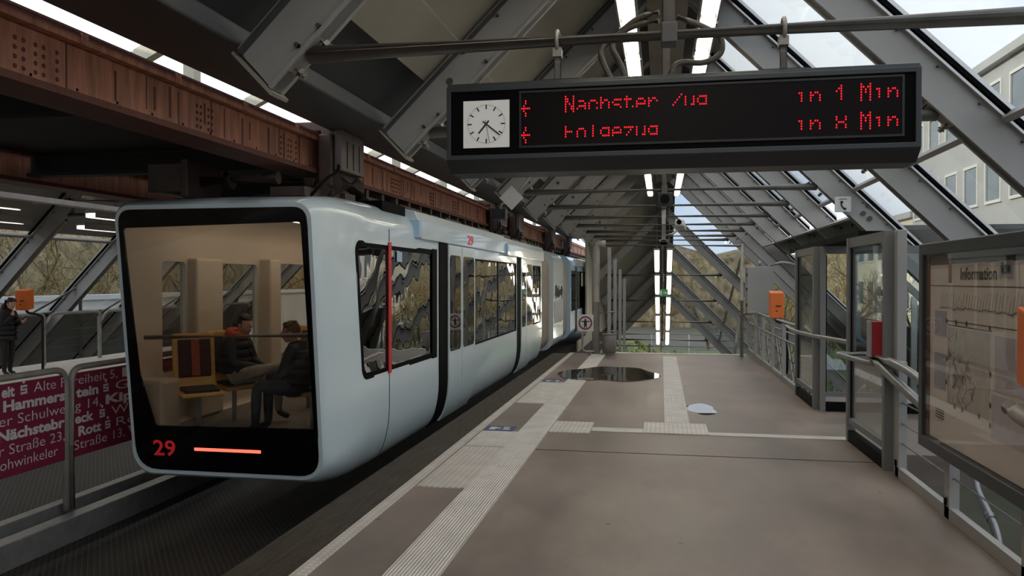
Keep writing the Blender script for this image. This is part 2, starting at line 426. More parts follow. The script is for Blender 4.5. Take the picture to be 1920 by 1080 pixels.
def make_rafter(name, label, cx, side, Y, zb, group, eave=False, cut=None, glazed=True, dz=0, t=.2, mark=False):
    sx = side
    P = lambda d, z: V((cx + sx * d, 0, z + dz))
    # inner line d+z=6.05, outer d+z=6.65
    if eave: ib, obt = (2.93, 3.12), (3.21, 3.44)
    elif cut: ib, obt = (cut, 6.05 - cut), (cut, 6.65 - cut)
    else: ib, obt = (6.05 - zb, zb), (6.65 - zb, zb)
    r = thing(name, label, 'rafter', (cx + sx * 2.2, Y, 3.9 + dz), group)
    web = MB().prism([P(0, 6.05) + V((0, Y + .03, 0)), P(*ib) + V((0, Y + .03, 0)), P(*obt) + V((0, Y + .03, 0)), P(0, 6.65) + V((0, Y + .03, 0))], (0, t - .06, 0))
    web.build('web', 'steel', r)
    fl = MB()
    def strip(o1, o2, y0, y1):   # plate running along the slope between offsets o1..o2 from the inner line
        top1, top2 = (0, 6.05 + o1), (0, 6.05 + o2)
        f = lambda o: (ib[0] + (obt[0] - ib[0]) * o / .6, ib[1] + (obt[1] - ib[1]) * o / .6)
        return [[P(*top1) + V((0, y0, 0)), P(*f(o1)) + V((0, y0, 0)), P(*f(o2)) + V((0, y0, 0)), P(*top2) + V((0, y0, 0))], (0, y1 - y0, 0)]
    fl.prism(*strip(0, .035, Y, Y + t + .02)); fl.build('inner_flange', 'steel', r)
    MB().prism(*strip(.50, .535, Y - .03, Y + .03)).build('edge_rail', 'alu' if glazed else 'steel_dark', r)
    if glazed:
        MB().prism(*strip(.555, .60, Y - .06, Y + .12)).build('glazing_gasket', 'rubber', r)
        MB().prism(*strip(.605, .66, Y - .075, Y + .05)).build('glazing_bar', 'alu', r)
    class BO:
        v = []
        def cyl(self, a_, b_, r_, n_): MB().cyl(a_, b_, r_, n_).build('bolt', 'steel_dark', r)
    bo = BO()
    L = 8 if not eave else 3.0
    for q in range(int(L / .55)):
        d = .7 + q * .39
        if d > obt[0] - .15: break
        p = P(d, 6.05 - d + .45); bo.cyl(p + V((0, Y - .012, 0)), p + V((0, Y + .035, 0)), .018, 6)
    if eave:
        for (a, bb) in ((2.55, .06), (2.72, .10), (2.0, .08)): 
            p = P(a, 6.05 - a + bb); bo.cyl(p + V((0, Y - .012, 0)), p + V((0, Y + .03, 0)), .02, 6)
        p = P(2.42, 3.93); bo.cyl(p + V((0, Y + .024, 0)), p + V((0, Y + .035, 0)), .04, 14)
    if mark:
        for (a, c_) in ((3.52, .40), (3.70, .48), (3.43, .16), (3.54, .18)):
            p = V((cx + a, 0, {3.52: 3.02, 3.70: 2.93, 3.43: 2.88, 3.54: 2.79}[a])); bo.cyl(p + V((0, Y - .005, 0)), p + V((0, Y + .035, 0)), .045, 8)
    if bo.v: pass
    if eave:
        # end plate
        MB().prism([P(2.91, 3.09) + V((0, Y, 0)), P(3.23, 3.41) + V((0, Y, 0)), P(3.245, 3.395) + V((0, Y, 0)), P(2.93, 3.07) + V((0, Y, 0))], (0, t + .06, 0)).build('end_plate', 'ceil', r)
    return r
lv = [(k, y) for k, y in enumerate(YK)]           # k-3 is the bay index used in notes
def where(i):                                      # words for a row index, NB = the row of the departure board
    j = i - NB
    if j < 0: return f'{ORD[-j-1]} row behind the departure board'
    if j == 0: return 'in the row of the departure board'
    return f'{ORD[j-1]} row beyond the departure board'
protoR = protoL = protoC = None
for i, y in lv:
    j = i - NB
    lr = f'grey rafter on the glazed side, {where(i)}'
    ll = f'rafter end on the track side, {where(i)}'
    if j in (4, 5, 6):
        if protoC is None: protoC = make_rafter('rafter', lr, CX, 1, y, 0, 'rafters on the glazed side', cut=3.62); pcy = y
        else: dup(protoC, (0, y - pcy, 0), lr)
    elif protoR is None: protoR = make_rafter('rafter', lr, CX, 1, y, -2.2, 'rafters on the glazed side'); pry = y
    elif j == 3: make_rafter('rafter', lr, CX, 1, y, -2.2, 'rafters on the glazed side', mark=True)
    else: dup(protoR, (0, y - pry, 0), lr)
    if protoL is None: protoL = make_rafter('rafter', ll, CX, -1, y, 0, 'rafters on the track side', eave=True, glazed=False); ply = y
    else: dup(protoL, (0, y - ply, 0), ll)
YD = [37.7, 41.4, 45.1, 48.8]
for q, y in enumerate(YD):
    dz = roofz(y)
    dup(protoR, (0, y - pry, dz), f'grey rafter on the glazed side of the stair roof, {ORD[q]} row down')
    dup(protoL, (0, y - ply, dz), f'grey rafter on the panelled side of the stair roof, {ORD[q]} row down')
    # longer closed wall below on the panelled side
# roof skins
def slope_panel(name, m, cx, side, d0, d1, off, y0, y1, dza=0, dzb=0, th=.05, struct_=True, parent=None):
    P = lambda d, y, o, dz: (cx + side * d, y, 6.05 + o - d + dz)
    vs = [P(d0, y0, off, dza), P(d1, y0, off, dza), P(d1, y1, off, dzb), P(d0, y1, off, dzb),
          P(d0, y0, off + th, dza), P(d1, y0, off + th, dza), P(d1, y1, off + th, dzb), P(d0, y1, off + th, dzb)]
    fs = [(0, 1, 2, 3), (7, 6, 5, 4), (4, 5, 1, 0), (5, 6, 2, 1), (6, 7, 3, 2), (7, 4, 0, 3)]
    if side > 0: fs = [f[::-1] for f in fs]
    return MB().add(vs, fs)
struct(slope_panel('', '', CX, -1, 0, 2.30, .62, YB0, 33.5), 'ceiling', 'ceil')
struct(slope_panel('', '', CX, -1, 2.315, 2.72, .62, YB0, 33.5), 'ceiling_lower_panel', 'ceil')
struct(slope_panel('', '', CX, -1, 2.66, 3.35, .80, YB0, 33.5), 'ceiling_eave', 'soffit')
struct(slope_panel('', '', CX, -1, 0, 3.2, .62, 33.5, 49.5, 0, roofz(49.5)), 'ceiling_stair', 'ceil')
struct(slope_panel('', '', CX, 1, 0, .95, .62, YB0, 33.5), 'ceiling_ridge', 'ridgep')
struct(slope_panel('', '', CX, 1, 0, .5, .62, 33.5, 49.5, 0, roofz(49.5)), 'ceiling_stair_ridge', 'ridgep')
# panelled wall of the stairwell on the track side
b = MB(); b.prism([(CX - 3.15, 33.4, 3.4), (CX - 3.15, 49.5, 3.4 + roofz(49.5)), (CX - 3.15, 49.5, -9), (CX - 3.15, 30, -9), (CX - 3.15, 30, -.6), (CX - 3.15, 33.4, -.6)], (-.06, 0, 0))
struct(b, 'wall_stair', 'ceil')
struct(MB().box(CX - .30, CX + .30, YB0, 33.5, 5.74, 5.80).box(CX - .15, CX - .14, YB0, 33.5, 5.735, 5.745).box(CX + .14, CX + .15, YB0, 33.5, 5.735, 5.745), 'ceiling_ridge_beam', 'ceil')
b = MB(); b.bar((CX, 33.5, 5.87), (CX, 49.5, 5.87 + roofz(49.5)), .34, .3); struct(b, 'ceiling_stair_ridge_beam', 'steel_dark')
struct(MB().box(-3.85, -3.12, YB0, 34, 3.46, 3.62), 'ceiling_eave_beam', 'steel_dark', .02)
# glazed bays on the right
wn = 1
def window_bay(y0, y1, cx, side, d0, d1, dza=0, dzb=0, purlin=None):
    global wn
    w = slope_panel('', '', cx, side, d0, d1, .58, y0 + .1, y1 - .05, dza, dzb, th=.012).build(f'window_{wn}', 'roofglass', kind='structure', base=(cx + side * (d0 + d1) / 2, (y0 + y1) / 2, 6.6 - (d0 + d1) / 2 + dza)); wn += 1
    b = MB()
    for d, s in ((d1, 1),) if purlin is None else ((d1, 1), (d0, 1)):
        p0 = V((cx + side * d, y0 + .16, 6.05 + .54 - d + dza)); p1 = V((cx + side * d, y1 - .02, 6.05 + .54 - d + dzb))
        b.bar(p0, p1, .07, .11, (side, 0, 1))
    b.build('window_frame', 'steel', w)
for i in range(len(YK) - 1):
    y0, y1 = YK[i], YK[i + 1]; j = i - NB
    window_bay(y0, y1, CX, 1, .95, 3.28)
    if j not in (3, 4, 5, 6):
        window_bay(y0, y1, CX, 1, 3.30, 6.1)
    struct(slope_panel('', '', CX, 1, 6.13, 8.6, .58, y0 + .1, y1 - .05, th=.03), f'wall_lower_{i}', 'panelgrey')
yy = [34.12] + YD
for q in range(len(yy) - 1):
    window_bay(yy[q], yy[q + 1], CX, 1, .5, 3.28, roofz(yy[q]), roofz(yy[q + 1]))
    window_bay(yy[q], yy[q + 1], CX, 1, 3.30, 8.4, roofz(yy[q]), roofz(yy[q + 1]))
# trimmer over the side exit, with its soffit
tr = thing('trimmer_beam', 'dark steel trimmer beam over the side exit where the rafters stop', 'beam', (3.75, 21, 2.5))
MB().prism([(3.60, 15.3, 2.90), (4.06, 15.3, 2.54), (4.14, 15.3, 2.62), (3.68, 15.3, 2.98)], (0, 12.3, 0)).build('face_plate', 'steel_dark', tr)
MB().prism([(3.60, 15.3, 2.90), (3.30, 15.3, 2.77), (3.26, 15.3, 2.80), (3.62, 15.3, 2.95)], (0, 12.3, 0)).build('top_ledge', 'steel', tr)
b = MB()
for q in range(12):
    for (x, z) in ((3.72, 2.80), (3.94, 2.63)): b.cyl((x - .02, 15.8 + q, z - .025), (x + .01, 15.8 + q, z + .01), .03, 6)
b.build('bolt_row', 'rubber', tr)
struct(MB().box(4.16, 7.2, 15.3, 27.7, 2.60, 2.68), 'ceiling_side_exit', 'steel_dark')
g = thing('gable_glazing', 'slant-topped glazed wall of upright panes under a rafter, left of the information board', 'glass screen', (5.2, 15.2, -1.1))
GZ = lambda x: 5.95 - x
MB().box(4.02, 4.20, 15.1, 15.25, -1.1, GZ(4.2)).build('corner_post', 'steel', g)
MB().prism([(4.2, 15.12, GZ(4.2)), (4.2, 15.12, GZ(4.2) - .16), (6.9, 15.12, GZ(6.9) - .16), (6.9, 15.12, GZ(6.9))], (0, .06, 0)).build('top_rail', 'steel', g)
MB().box(4.2, 6.95, 15.12, 15.2, -1.1, -.98).build('sill', 'steel', g)
for q in range(11):
    x = 4.34 + q * .24; zt = GZ(x) - .2
    MB().box(x, x + (.09 if q % 3 == 0 else .05), 15.13, 15.19, -.98, zt).build('mullion', 'steel' if q % 2 else 'alu', g)
    MB().prism([(x + .1, 15.15, -.98), (x + .23, 15.15, -.98), (x + .23, 15.15, zt - .24), (x + .1, 15.15, zt - .11)], (0, .01, 0)).build('pane', 'screen_glass', g)

# tie pipes
def make_tie(name, label, y, dz, post=True, group='roof tie pipes', xl=-2.585, xr=2.74, r=.066, hang=True):
    t = thing(name, label, 'pipe', (CX, y, 3.38 + dz), group)
    y += .1
    MB().cyl((xl, y, 3.38 + dz), (xr, y, 3.38 + dz), r, 14).build('pipe', 'tie', t)
    for s, x in ((-1, xl), (1, xr)):
        for dx in (-.10, .10):
            c = V((x + s * -dx * 1.0, y, 3.38 + dz + dx)); nrm = V((s * .7071, 0, .7071)); b = MB()
            b.cyl(c - nrm * .10, c + nrm * .05, .024, 8); b.cyl(c - nrm * .075, c - nrm * .035, .042, 6)
            b.build('end_bolt', 'tie', t)
    MB().obox(((xl - .02), y, 3.38 + dz), (.12, 0, .12), (0, .085, 0), (-.010, 0, .010)).build('end_plate', 'tie', t)
    MB().obox(((xr + .02), y, 3.38 + dz), (.12, 0, -.12), (0, .085, 0), (.010, 0, .010)).build('end_plate', 'tie', t)
    if hang:
        MB().cyl((CX - .03, y, 3.38 + dz), (CX - .03, y, 5.74 + dz), .045, 12).build('hanger_post', 'tie', t)
        MB().box(CX - .085, CX + .025, y - .074, y + .074, 3.31 + dz, 3.452 + dz).build('clamp', 'steel_dark', t, bevel=.01)
    return t
tie0 = None
for i, y in lv:
    lb = f'grey round tie pipe across the roof, {where(i)}'
    if tie0 is None: tie0 = make_tie('tie_pipe', lb, y, 0); ty = y
    else: dup(tie0, (0, y - ty, 0), lb)
for q, y in enumerate(YD):
    dup(tie0, (0, y - ty, roofz(y)), f'grey tie pipe across the falling stair roof, {ORD[q]} one down')

# fluorescent lamps beside the ridge
def make_lamp(label, x, y, z, side, dz1=0, L=1.5, group='fluorescent lamps along the ridge', stem=.86):
    t = thing('fluorescent_lamp', label, 'lamp', (x, y, z), group)
    e = V((0, L, dz1)); d, s, u = basis(e)
    c = V((x, y, z)) + e / 2
    MB().obox(c + u * .10, d * (L / 2), s * .13, u * .04).build('housing', 'steel', t, bevel=.01)
    MB().obox(c + u * .025, d * (L / 2 - .03), s * .085, u * .035).build('diffuser', 'lamp', t, bevel=.015)
    MB().obox(c + u * .02 + s * .12 * 1, d * (L / 2), s * .012, u * .05).obox(c + u * .02 - s * .12, d * (L / 2), s * .012, u * .05).build('reflector', 'steel', t)
    # short stem up to the roof
    MB().cyl(c + u * .12, c + u * (.12 + stem), .015, 8).build('stem', 'tie', t)
    return t
l0 = None
for q in range(30):
    y = -14.6 + q * 1.6
    for s, nm in ((-1, 'track-side'), (1, 'glazed-side')):
        lb = f'lit lamp in the {nm} row beside the ridge, {ORD[q-11]} from the near end' if q > 10 else f'lit lamp in the {nm} row beside the ridge, {ORD[10-q]} behind the viewer'
        if l0 is None: l0 = make_lamp(lb, CX - .52, y, 5.15, s); l0p = V((CX - .52, y, 5.15))
        else: dup(l0, V((CX + s * .52, y, 5.15)) - l0p, lb)
l1 = None
for q in range(5):
    y = 34.4 + q * 3.1
    for s, nm in ((-1, 'track-side'), (1, 'glazed-side')):
        lb = f'lit lamp in the {nm} row of the stair roof, {ORD[q]} down'
        if l1 is None: l1 = make_lamp(lb, CX - .27, y, 3.25 + roofz(y), s, -.345 * 2.6, 2.6, 'fluorescent lamps of the stair roof', stem=2.7); l1p = V((CX - .27, y, 3.25 + roofz(y)))
        else: dup(l1, V((CX + s * .27, y, 3.25 + roofz(y))) - l1p, lb)

# ------------------------------------------------------------------ departure display
FONT = {
'N': "10001 11001 11001 10101 10011 10011 10001", 'a2': "01010 00000 01110 00001 01111 10001 01111",
'c': "00000 00000 01110 10001 10000 10001 01110", 'h': "10000 10000 10110 11001 10001 10001 10001",
's': "00000 00000 01111 10000 01110 00001 11110", 't': "01000 01000 11110 01000 01000 01001 00110",
'e': "00000 00000 01110 10001 11111 10000 01110", 'r': "00000 00000 10110 11001 10000 10000 10000",
'Z': "11111 00001 00010 00100 01000 10000 11111", 'u': "00000 00000 10001 10001 10001 10011 01101",
'g': "00000 00000 01111 10001 10001 01111 01110", 'F': "11111 10000 10000 11110 10000 10000 10000",
'o': "00000 00000 01110 10001 10001 10001 01110", 'l': "01100 00100 00100 00100 00100 00100 01110",
'z': "00000 00000 11111 00010 00100 01000 11111", 'i': "00100 00000 01100 00100 00100 00100 01110",
'n': "00000 00000 10110 11001 10001 10001 10001", '1': "00100 01100 10100 00100 00100 00100 01110",
'8': "01110 10001 10001 01110 10001 10001 01110", 'M': "10001 11011 10101 10101 10001 10001 10001",
'<': "00100 00100 01000 11111 01000 00100 00100", ' ': "00000 00000 00000 00000 00000 00000 00000"}
dd = thing('departure_display', 'long anthracite departure display with red LED lines and a clock, hung from a pipe', 'departure board', (.065, 5.5, 2.46))
X0, X1, ZB, ZT, YF = -1.50, 1.63, 2.465, 3.095, 5.5
MB().prism([(X0, YF, ZB + .075), (X0, YF + .10, ZB), (X0, YF + .38, ZB), (X0, YF + .42, ZB + .06), (X0, YF + .42, ZT - .02), (X0, YF + .38, ZT), (X0, YF + .03, ZT), (X0, YF, ZT - .03)], (X1 - X0, 0, 0)).build('housing', 'housing', dd, bevel=.006)
b = MB()
ring_prism(b, [(X0 + .005, ZB + .08), (X1 - .005, ZB + .08), (X1 - .005, ZT - .035), (X0 + .005, ZT - .035)], [(X0 + .035, ZB + .115), (X1 - .04, ZB + .115), (X1 - .04, ZT - .07), (X0 + .035, ZT - .07)], (0, YF - .022, 0), (1, 0, 0), (0, 0, 1), (0, 1, 0), .024)
b.build('bezel', 'housing', dd, bevel=.004)
MB().box(X0 + .03, X1 - .035, YF - .006, YF + .01, ZB + .11, ZT - .065).build('front_panel', 'black_soft', dd)
MB().box(-.96, 1.51, YF - .010, YF - .004, 2.635, 3.0).build('display_window', 'screen', dd)
b = MB(); ring_prism(b, [(-.975, 2.62), (1.525, 2.62), (1.525, 3.015), (-.975, 3.015)], [(-.96, 2.635), (1.51, 2.635), (1.51, 3.0), (-.96, 3.0)], (0, YF - .016, 0), (1, 0, 0), (0, 0, 1), (0, 1, 0), .012)
b.build('window_frame', 'black', dd)
def led(word, x, zc, ph=.0142, pv=.0172):
    b = MB()
    for ch in word:
        for r_, row in enumerate(FONT[ch].split()):
            if r_ in (0, 6) and ch not in 'NM<1': continue
            if ch in '1' and r_ == 6: continue
            for c_, bit in enumerate(row):
                if bit == '1':
                    px = x + c_ * ph; pz = zc + (3 - r_) * pv * .92
                    a = [(px + .0052 * math.cos(k * math.pi / 4), YF - .0115, pz + .0066 * math.sin(k * math.pi / 4)) for k in range(8)]
                    b.prism(a, (0, .002, 0))
        x += 6 * ph
    return b
words = [(['N', 'a2', 'c', 'h', 's', 't', 'e', 'r', ' ', 'Z', 'u', 'g'], -.65, 2.912, .01345), (['<'], -.955, 2.893, .0128), (['i', 'n'], .87, 2.905, .0142), (['1'], 1.115, 2.908, .0142), (['M', 'i', 'n'], 1.265, 2.912, .0136),
         (['F', 'o', 'l', 'g', 'e', 'z', 'u', 'g'], -.65, 2.722, .01345), (['<'], -.955, 2.708, .0128), (['i', 'n'], .87, 2.722, .0142), (['8'], 1.115, 2.724, .0142), (['M', 'i', 'n'], 1.265, 2.728, .0136)]
for w, x, z, ph in words:
    led(w, x, z, ph, .0185).build('led_text' if w != ['<'] else 'led_arrow', 'led', dd)
# clock
ccx, ccz = -1.21, 2.795
ck = MB().box(ccx - .165, ccx + .165, YF - .012, YF - .004, ccz - .165, ccz + .165).build('clock_dial', 'clock', dd, label='white square clock dial')
b = MB()
for k in range(60):
    a = 2 * math.pi * k / 60; rd = V((math.sin(a), 0, math.cos(a))); tn = V((math.cos(a), 0, -math.sin(a)))
    L, w = (.032, .0046) if k % 5 == 0 else (.006, .0018)
    b.obox(V((ccx, YF - .0125, ccz)) + rd * (.136 - L / 2), rd * L / 2, tn * w, V((0, .0012, 0)))
b.build('hour_marks', 'signk', ck)
def hand(nm, ang, L, w, m, y, tail=.03):
    a = math.radians(ang); rd = V((math.sin(a), 0, math.cos(a))); tn = V((math.cos(a), 0, -math.sin(a)))
    MB().obox(V((ccx, YF - y, ccz)) + rd * ((L - tail) / 2), rd * ((L + tail) / 2), tn * w, V((0, .001, 0))).build(nm, m, ck)
hand('hour_hand', 220, .085, .0058, 'signk', .015); hand('minute_hand', 129, .125, .0048, 'signk', .0165); hand('second_hand', 169, .13, .0016, 'signr', .018)
for x in (-.72, .80):
    MB().box(x - .16, x + .16, YF + .08, YF + .3, ZT, ZT + .018).build('mounting_plate', 'black', dd)
    MB().cyl((x, YF + .1, ZT + .018), (x, YF + .1, 3.34), .024, 10).build('hanger_rod', 'tie', dd)
    b = MB(); b.tube([(x, YF + .1 + .070 * math.cos(k * .5236), 3.38 + .070 * math.sin(k * .5236)) for k in range(13)], .014, 6, False)
    b.box(x - .03, x + .03, YF + .06, YF + .15, 3.265, 3.325); b.build('pipe_clamp', 'tie', dd)
# cable conduits curling from the hanger post into the display
cab = [([(-.02, 5.66, 3.56), (-.16, 5.70, 3.55), (-.30, 5.75, 3.46), (-.36, 5.74, 3.36), (-.29, 5.72, 3.24), (-.24, 5.70, ZT + .004)], 'ribbed conduit looping left of the hanger post into the display top'),
       ([(-.02, 5.66, 3.50), (-.20, 5.72, 3.50), (-.36, 5.77, 3.42), (-.44, 5.76, 3.34), (-.41, 5.73, 3.24), (-.34, 5.70, ZT + .004)], 'outer ribbed conduit dropping leftmost into the display top'),
       ([(.10, 5.66, 3.52), (.24, 5.70, 3.48), (.41, 5.75, 3.40), (.42, 5.76, 3.28), (.30, 5.74, 3.21), (.10, 5.72, 3.23), (.045, 5.70, ZT + .004)], 'ribbed conduit looping right of the hanger post into the display top')]
for p, lb in cab:
    MB().tube(fillet(p, .12, 5), .021, 8).build('cable_conduit', 'cable', label=lb, cat='cable', group='conduits above the display')

# ------------------------------------------------------------------ ceiling mounted devices
t = thing('loudspeaker', 'black box loudspeaker hung under a roof pipe beyond the display', 'loudspeaker', (.06, 14.9, 3.05))
MB().box(-.08, .20, 14.85, 15.10, 3.06, 3.30).build('housing', 'black', t, bevel=.015); MB().cyl((.06, 14.835, 3.18), (.06, 14.86, 3.18), .085, 18).build('grille', 'rubber', t)
t = thing('security_camera', 'white bullet security camera on an arm under the roof pipes', 'camera', (.3, 18.3, 2.8))
MB().obox((.42, 18.3, 2.93), (.10, -.02, 0), (.03, .19, -.05), (0, .015, .075)).build('housing', 'signw', t, bevel=.03)
MB().cyl((.387, 18.09, 2.985), (.383, 18.07, 2.99), .055, 14).build('lens', 'black_gloss', t)
MB().tube([(.06, 18.35, 2.72), (.25, 18.34, 2.74), (.40, 18.32, 2.86)], .025, 8).build('arm', 'signw', t)
MB().cyl((.05, 18.35, 2.62), (.05, 18.35, 3.31), .05, 10).build('drop_post', 'steel', t)
t = thing('dome_camera', 'small black dome camera at the foot of the camera drop post', 'camera', (.05, 18.35, 2.48))
MB().cyl((.05, 18.35, 2.57), (.05, 18.35, 2.615), .1, 16).build('base', 'signw', t); MB().ell((.05, 18.35, 2.55), .085, .085, .085).build('dome', 'black_gloss', t)
t = thing('exit_sign', 'small green lit exit sign between the stair roof lamps', 'sign', (.1, 37.6, .9))
MB().box(-.10, .30, 37.55, 37.6, .95, 1.28).build('panel', 'exit', t)
b = MB(); b.box(-.06, .03, 37.54, 37.552, 1.0, 1.22); b.box(.08, .20, 37.54, 37.552, 1.09, 1.14); b.prism([(.18, 37.54, 1.03), (.27, 37.54, 1.115), (.18, 37.54, 1.20)], (0, .012, 0)); b.build('pictogram', 'signw', t)
MB().cyl((.1, 37.6, 1.28), (.1, 37.6, 2.0), .03, 8).build('hanger', 'tie', t)
t = thing('signal_fixture', 'dark signal lamp with a pale diamond plate under the track-side eave', 'signal lamp', (-2.35, 12.9, 2.75))
MB().obox((-2.42, 12.9, 3.05), (.10, 0, .10), (-.10, 0, .10), (0, .012, 0)).build('plate', 'signw', t)
MB().box(-2.72, -2.50, 12.78, 12.98, 2.70, 2.86).cyl((-2.61, 12.74, 2.78), (-2.61, 12.80, 2.78), .07, 14).build('lamp_head', 'black', t)
MB().tube(fillet([(-2.60, 12.9, 2.86), (-2.60, 12.9, 2.95), (-2.42, 12.92, 3.0), (-2.1, 12.95, 3.42), (-2.0, 12.95, 3.95)], .1), .02, 8).build('arm', 'tie', t)
# telephone sign on the trimmer
t = thing('telephone_sign', 'white square telephone sign with a black receiver above the side exit', 'sign', (3.14, 14.95, 2.88))
MB().box(3.01, 3.28, 14.93, 14.96, 2.90, 3.17).build('panel', 'signw', t, bevel=.008)
b = MB(); b.tube(fillet([(3.12, 14.925, 3.09), (3.115, 14.925, 3.03), (3.14, 14.925, 2.98), (3.19, 14.925, 2.95)], .05), [.024] + [.013] * 12 + [.024], 8)
b.ell((3.125, 14.925, 3.075), .024, .008, .026).ell((3.175, 14.925, 2.958), .026, .008, .02); b.build('receiver', 'signk', t)
MB().box(3.08, 3.21, 14.922, 14.93, 3.128, 3.137).build('caption_line', 'postgrey', t)
MB().bar((3.15, 14.95, 2.9), (3.4, 15.2, 2.8), .02, .02).build('bracket', 'steel', t)

# ------------------------------------------------------------------ end of platform: post, bin, prohibition sign
t = thing('gate_post', 'thick grey round post at the platform end beside the bin', 'post', (-1.47, 18.3, 0))
MB().tube(fillet([(-1.47, 18.3, 0), (-1.47, 18.3, 2.52), (-1.25, 18.3, 2.52)], .18, 6), .085, 16).build('post', 'tie', t)
MB().cyl((-1.25, 18.3, 2.50), (1.75, 18.3, 2.46), .03, 10).build('top_rail', 'tie', t)
MB().box(-1.62, -1.32, 18.15, 18.45, .0125, .028).build('base_plate', 'tie', t)
MB().cyl((-1.42, 18.35, .95), (-1.1, 18.9, .95), .02, 8).cyl((-1.42, 18.35, .5), (-1.1, 18.9, .5), .02, 8).build('side_rail', 'tie', t)
MB().cyl((1.75, 18.3, 2.5), (1.75, 18.3, .0), .035, 10).build('far_post', 'tie', t)
for q in range(4):
    x, y = -1.25 + q * .05, 19.6 + q * 1.6
    MB().box(x - .04, x + .04, y - .04, y + .04, -1.2 - q * .5, 2.5 - q * .25).build('stair_post', 'steel', label=f'slim grey post beside the stairs, {ORD[q]} behind the bin', cat='post', group='posts beside the stairs')
t = thing('litter_bin', 'small round grey litter bin at the foot of the thick post', 'bin', (-1.2, 18.33, .0))
MB().tube([(-1.17, 18.33, .03), (-1.17, 18.33, .06), (-1.17, 18.33, .44), (-1.17, 18.33, .46)], [.13, .155, .155, .15], 24).build('body', 'bin', t)
MB().tube([(-1.17, 18.33, .445), (-1.17, 18.33, .475)], .165, 24).build('rim', 'galv', t)
MB().box(-1.42, -1.30, 18.3, 18.36, .25, .30).build('bracket', 'tie', t)
t = thing('no_entry_sign', 'white square sign with a red ring and black figure at the platform end', 'sign', (-1.7, 18.1, -.1))
MB().box(-1.87, -1.51, 18.10, 18.12, .54, .92).build('panel', 'signw', t)
b = MB(); n = 28
ring_prism(b, [(.155 * math.cos(2 * math.pi * k / n), .155 * math.sin(2 * math.pi * k / n)) for k in range(n)], [(.122 * math.cos(2 * math.pi * k / n), .122 * math.sin(2 * math.pi * k / n)) for k in range(n)], (-1.69, 18.094, .73), (1, 0, 0), (0, 0, 1), (0, 1, 0), .006)
b.build('ring', 'signr', t)
b = MB(); b.ell((-1.69, 18.096, .80), .022, .006, .024).box(-1.79, -1.59, 18.093, 18.1, .755, .775).box(-1.72, -1.66, 18.093, 18.1, .68, .77).box(-1.72, -1.697, 18.093, 18.1, .625, .69).box(-1.683, -1.66, 18.093, 18.1, .625, .69); b.build('figure', 'signk', t)
MB().tube(fillet([(-1.76, 18.13, .56), (-1.76, 18.13, .08), (-1.50, 18.2, .08)], .1), .022, 8).build('bent_pole', 'tie', t)

# ------------------------------------------------------------------ right side railings, cabinet, validator
def bar_rail():
    t = thing('side_railing', 'grey lattice railing along the far right platform edge', 'railing', (2.03, 15.5, 0))
    for y in [12.7 + 1.35 * q for q in range(6)]:
        MB().box(2.0, 2.06, y - .03, y + .03, 0, .98).build('post', 'steel', t)
    b = MB().cyl((2.03, 12.65, 1.0), (2.03, 19.5, 1.0), .03, 10); b.build('handrail', 'steel', t)
    b = MB().cyl((2.14, 12.65, .80), (2.14, 19.5, .80), .022, 8); b.build('handrail', 'steel', t)
    MB().cyl((2.03, 12.65, .70), (2.03, 19.5, .70), .018, 8).build('middle_rail', 'steel', t)
    MB().box(2.0, 2.06, 12.6, 19.5, .0, .09).build('toe_rail', 'steel', t)
    for q in range(5):
        y = 12.73 + 1.35 * q; b = MB()
        for (a, c) in ((0, 1), (.5, 1)):
            b.bar((2.035, y + a * .64, .10), (2.035, y + a * .64 + .64, .69), .012, .025).bar((2.035, y + a * .64, .69), (2.035, y + a * .64 + .64, .10), .012, .025)
        b.build('lattice', 'steel', t)
bar_rail()
t = thing('stair_head_rail', 'slanted grey rail post at the head of the stairs', 'railing', (1.75, 19.2, -.3))
MB().tube(fillet([(1.62, 19.0, -.3), (1.80, 19.3, .9), (2.0, 17.9, 1.0)], .12), .035, 10).build('rail', 'steel', t)
t = thing('control_cabinet', 'light grey metal cabinet standing above the far railing', 'cabinet', (2.15, 18.5, .8))
MB().box(1.86, 2.42, 18.3, 18.7, .96, 2.0).build('body', 'cabinet', t, bevel=.012)
MB().box(1.852, 1.86, 18.33, 18.67, 1.0, 1.96).build('door', 'cabinet', t)
for z in (1.15, 1.5, 1.82): MB().box(1.84, 1.87, 18.285, 18.32, z - .03, z + .03).build('hinge', 'black', t)
MB().cyl((2.15, 18.5, 2.0), (2.15, 18.5, 2.14), .03, 8).build('cable_gland', 'galv', t)
MB().box(2.12, 2.20, 18.45, 18.53, 0, .97).build('stand', 'steel', t)
MB().tube(fillet([(2.35, 18.5, 2.0), (2.6, 18.4, 2.1), (3.1, 18.4, 2.0)], .1), .03, 8).build('bracket_arm', 'steel', t)
def validator(label, x, y, z, h, w, d, leg, wall=None, sgn=1):
    t = thing('ticket_validator', label, 'ticket machine', (x, y, z if leg is None else leg))
    MB().prism([(x - w / 2, y - d / 2, z), (x - w / 2, y + d / 2, z + .04), (x - w / 2, y + d / 2, z + h), (x - w / 2, y - d / 2, z + h * .93)], (w, 0, 0)).build('housing', 'orange', t, bevel=.015)
    MB().box(x - w * .1, x + w * .28, y - d / 2 - .004, y - d / 2 + .01, z + h * .42, z + h * .47).build('ticket_slot', 'signk', t)
    MB().box(x - w * .1, x + w * .05, y - d / 2 - .004, y - d / 2 + .01, z + h * .25, z + h * .29).build('ticket_slot', 'signk', t)
    if leg is not None:
        MB().tube(fillet([(x, y + d * .2, z + .06), (x, y + d * .2 + .02, z - .05), (x + sgn * .22, y + .25, z - .12), (x + sgn * .22, y + .25, leg)], .08), .03, 10).build('stand', 'black', t)
    return t
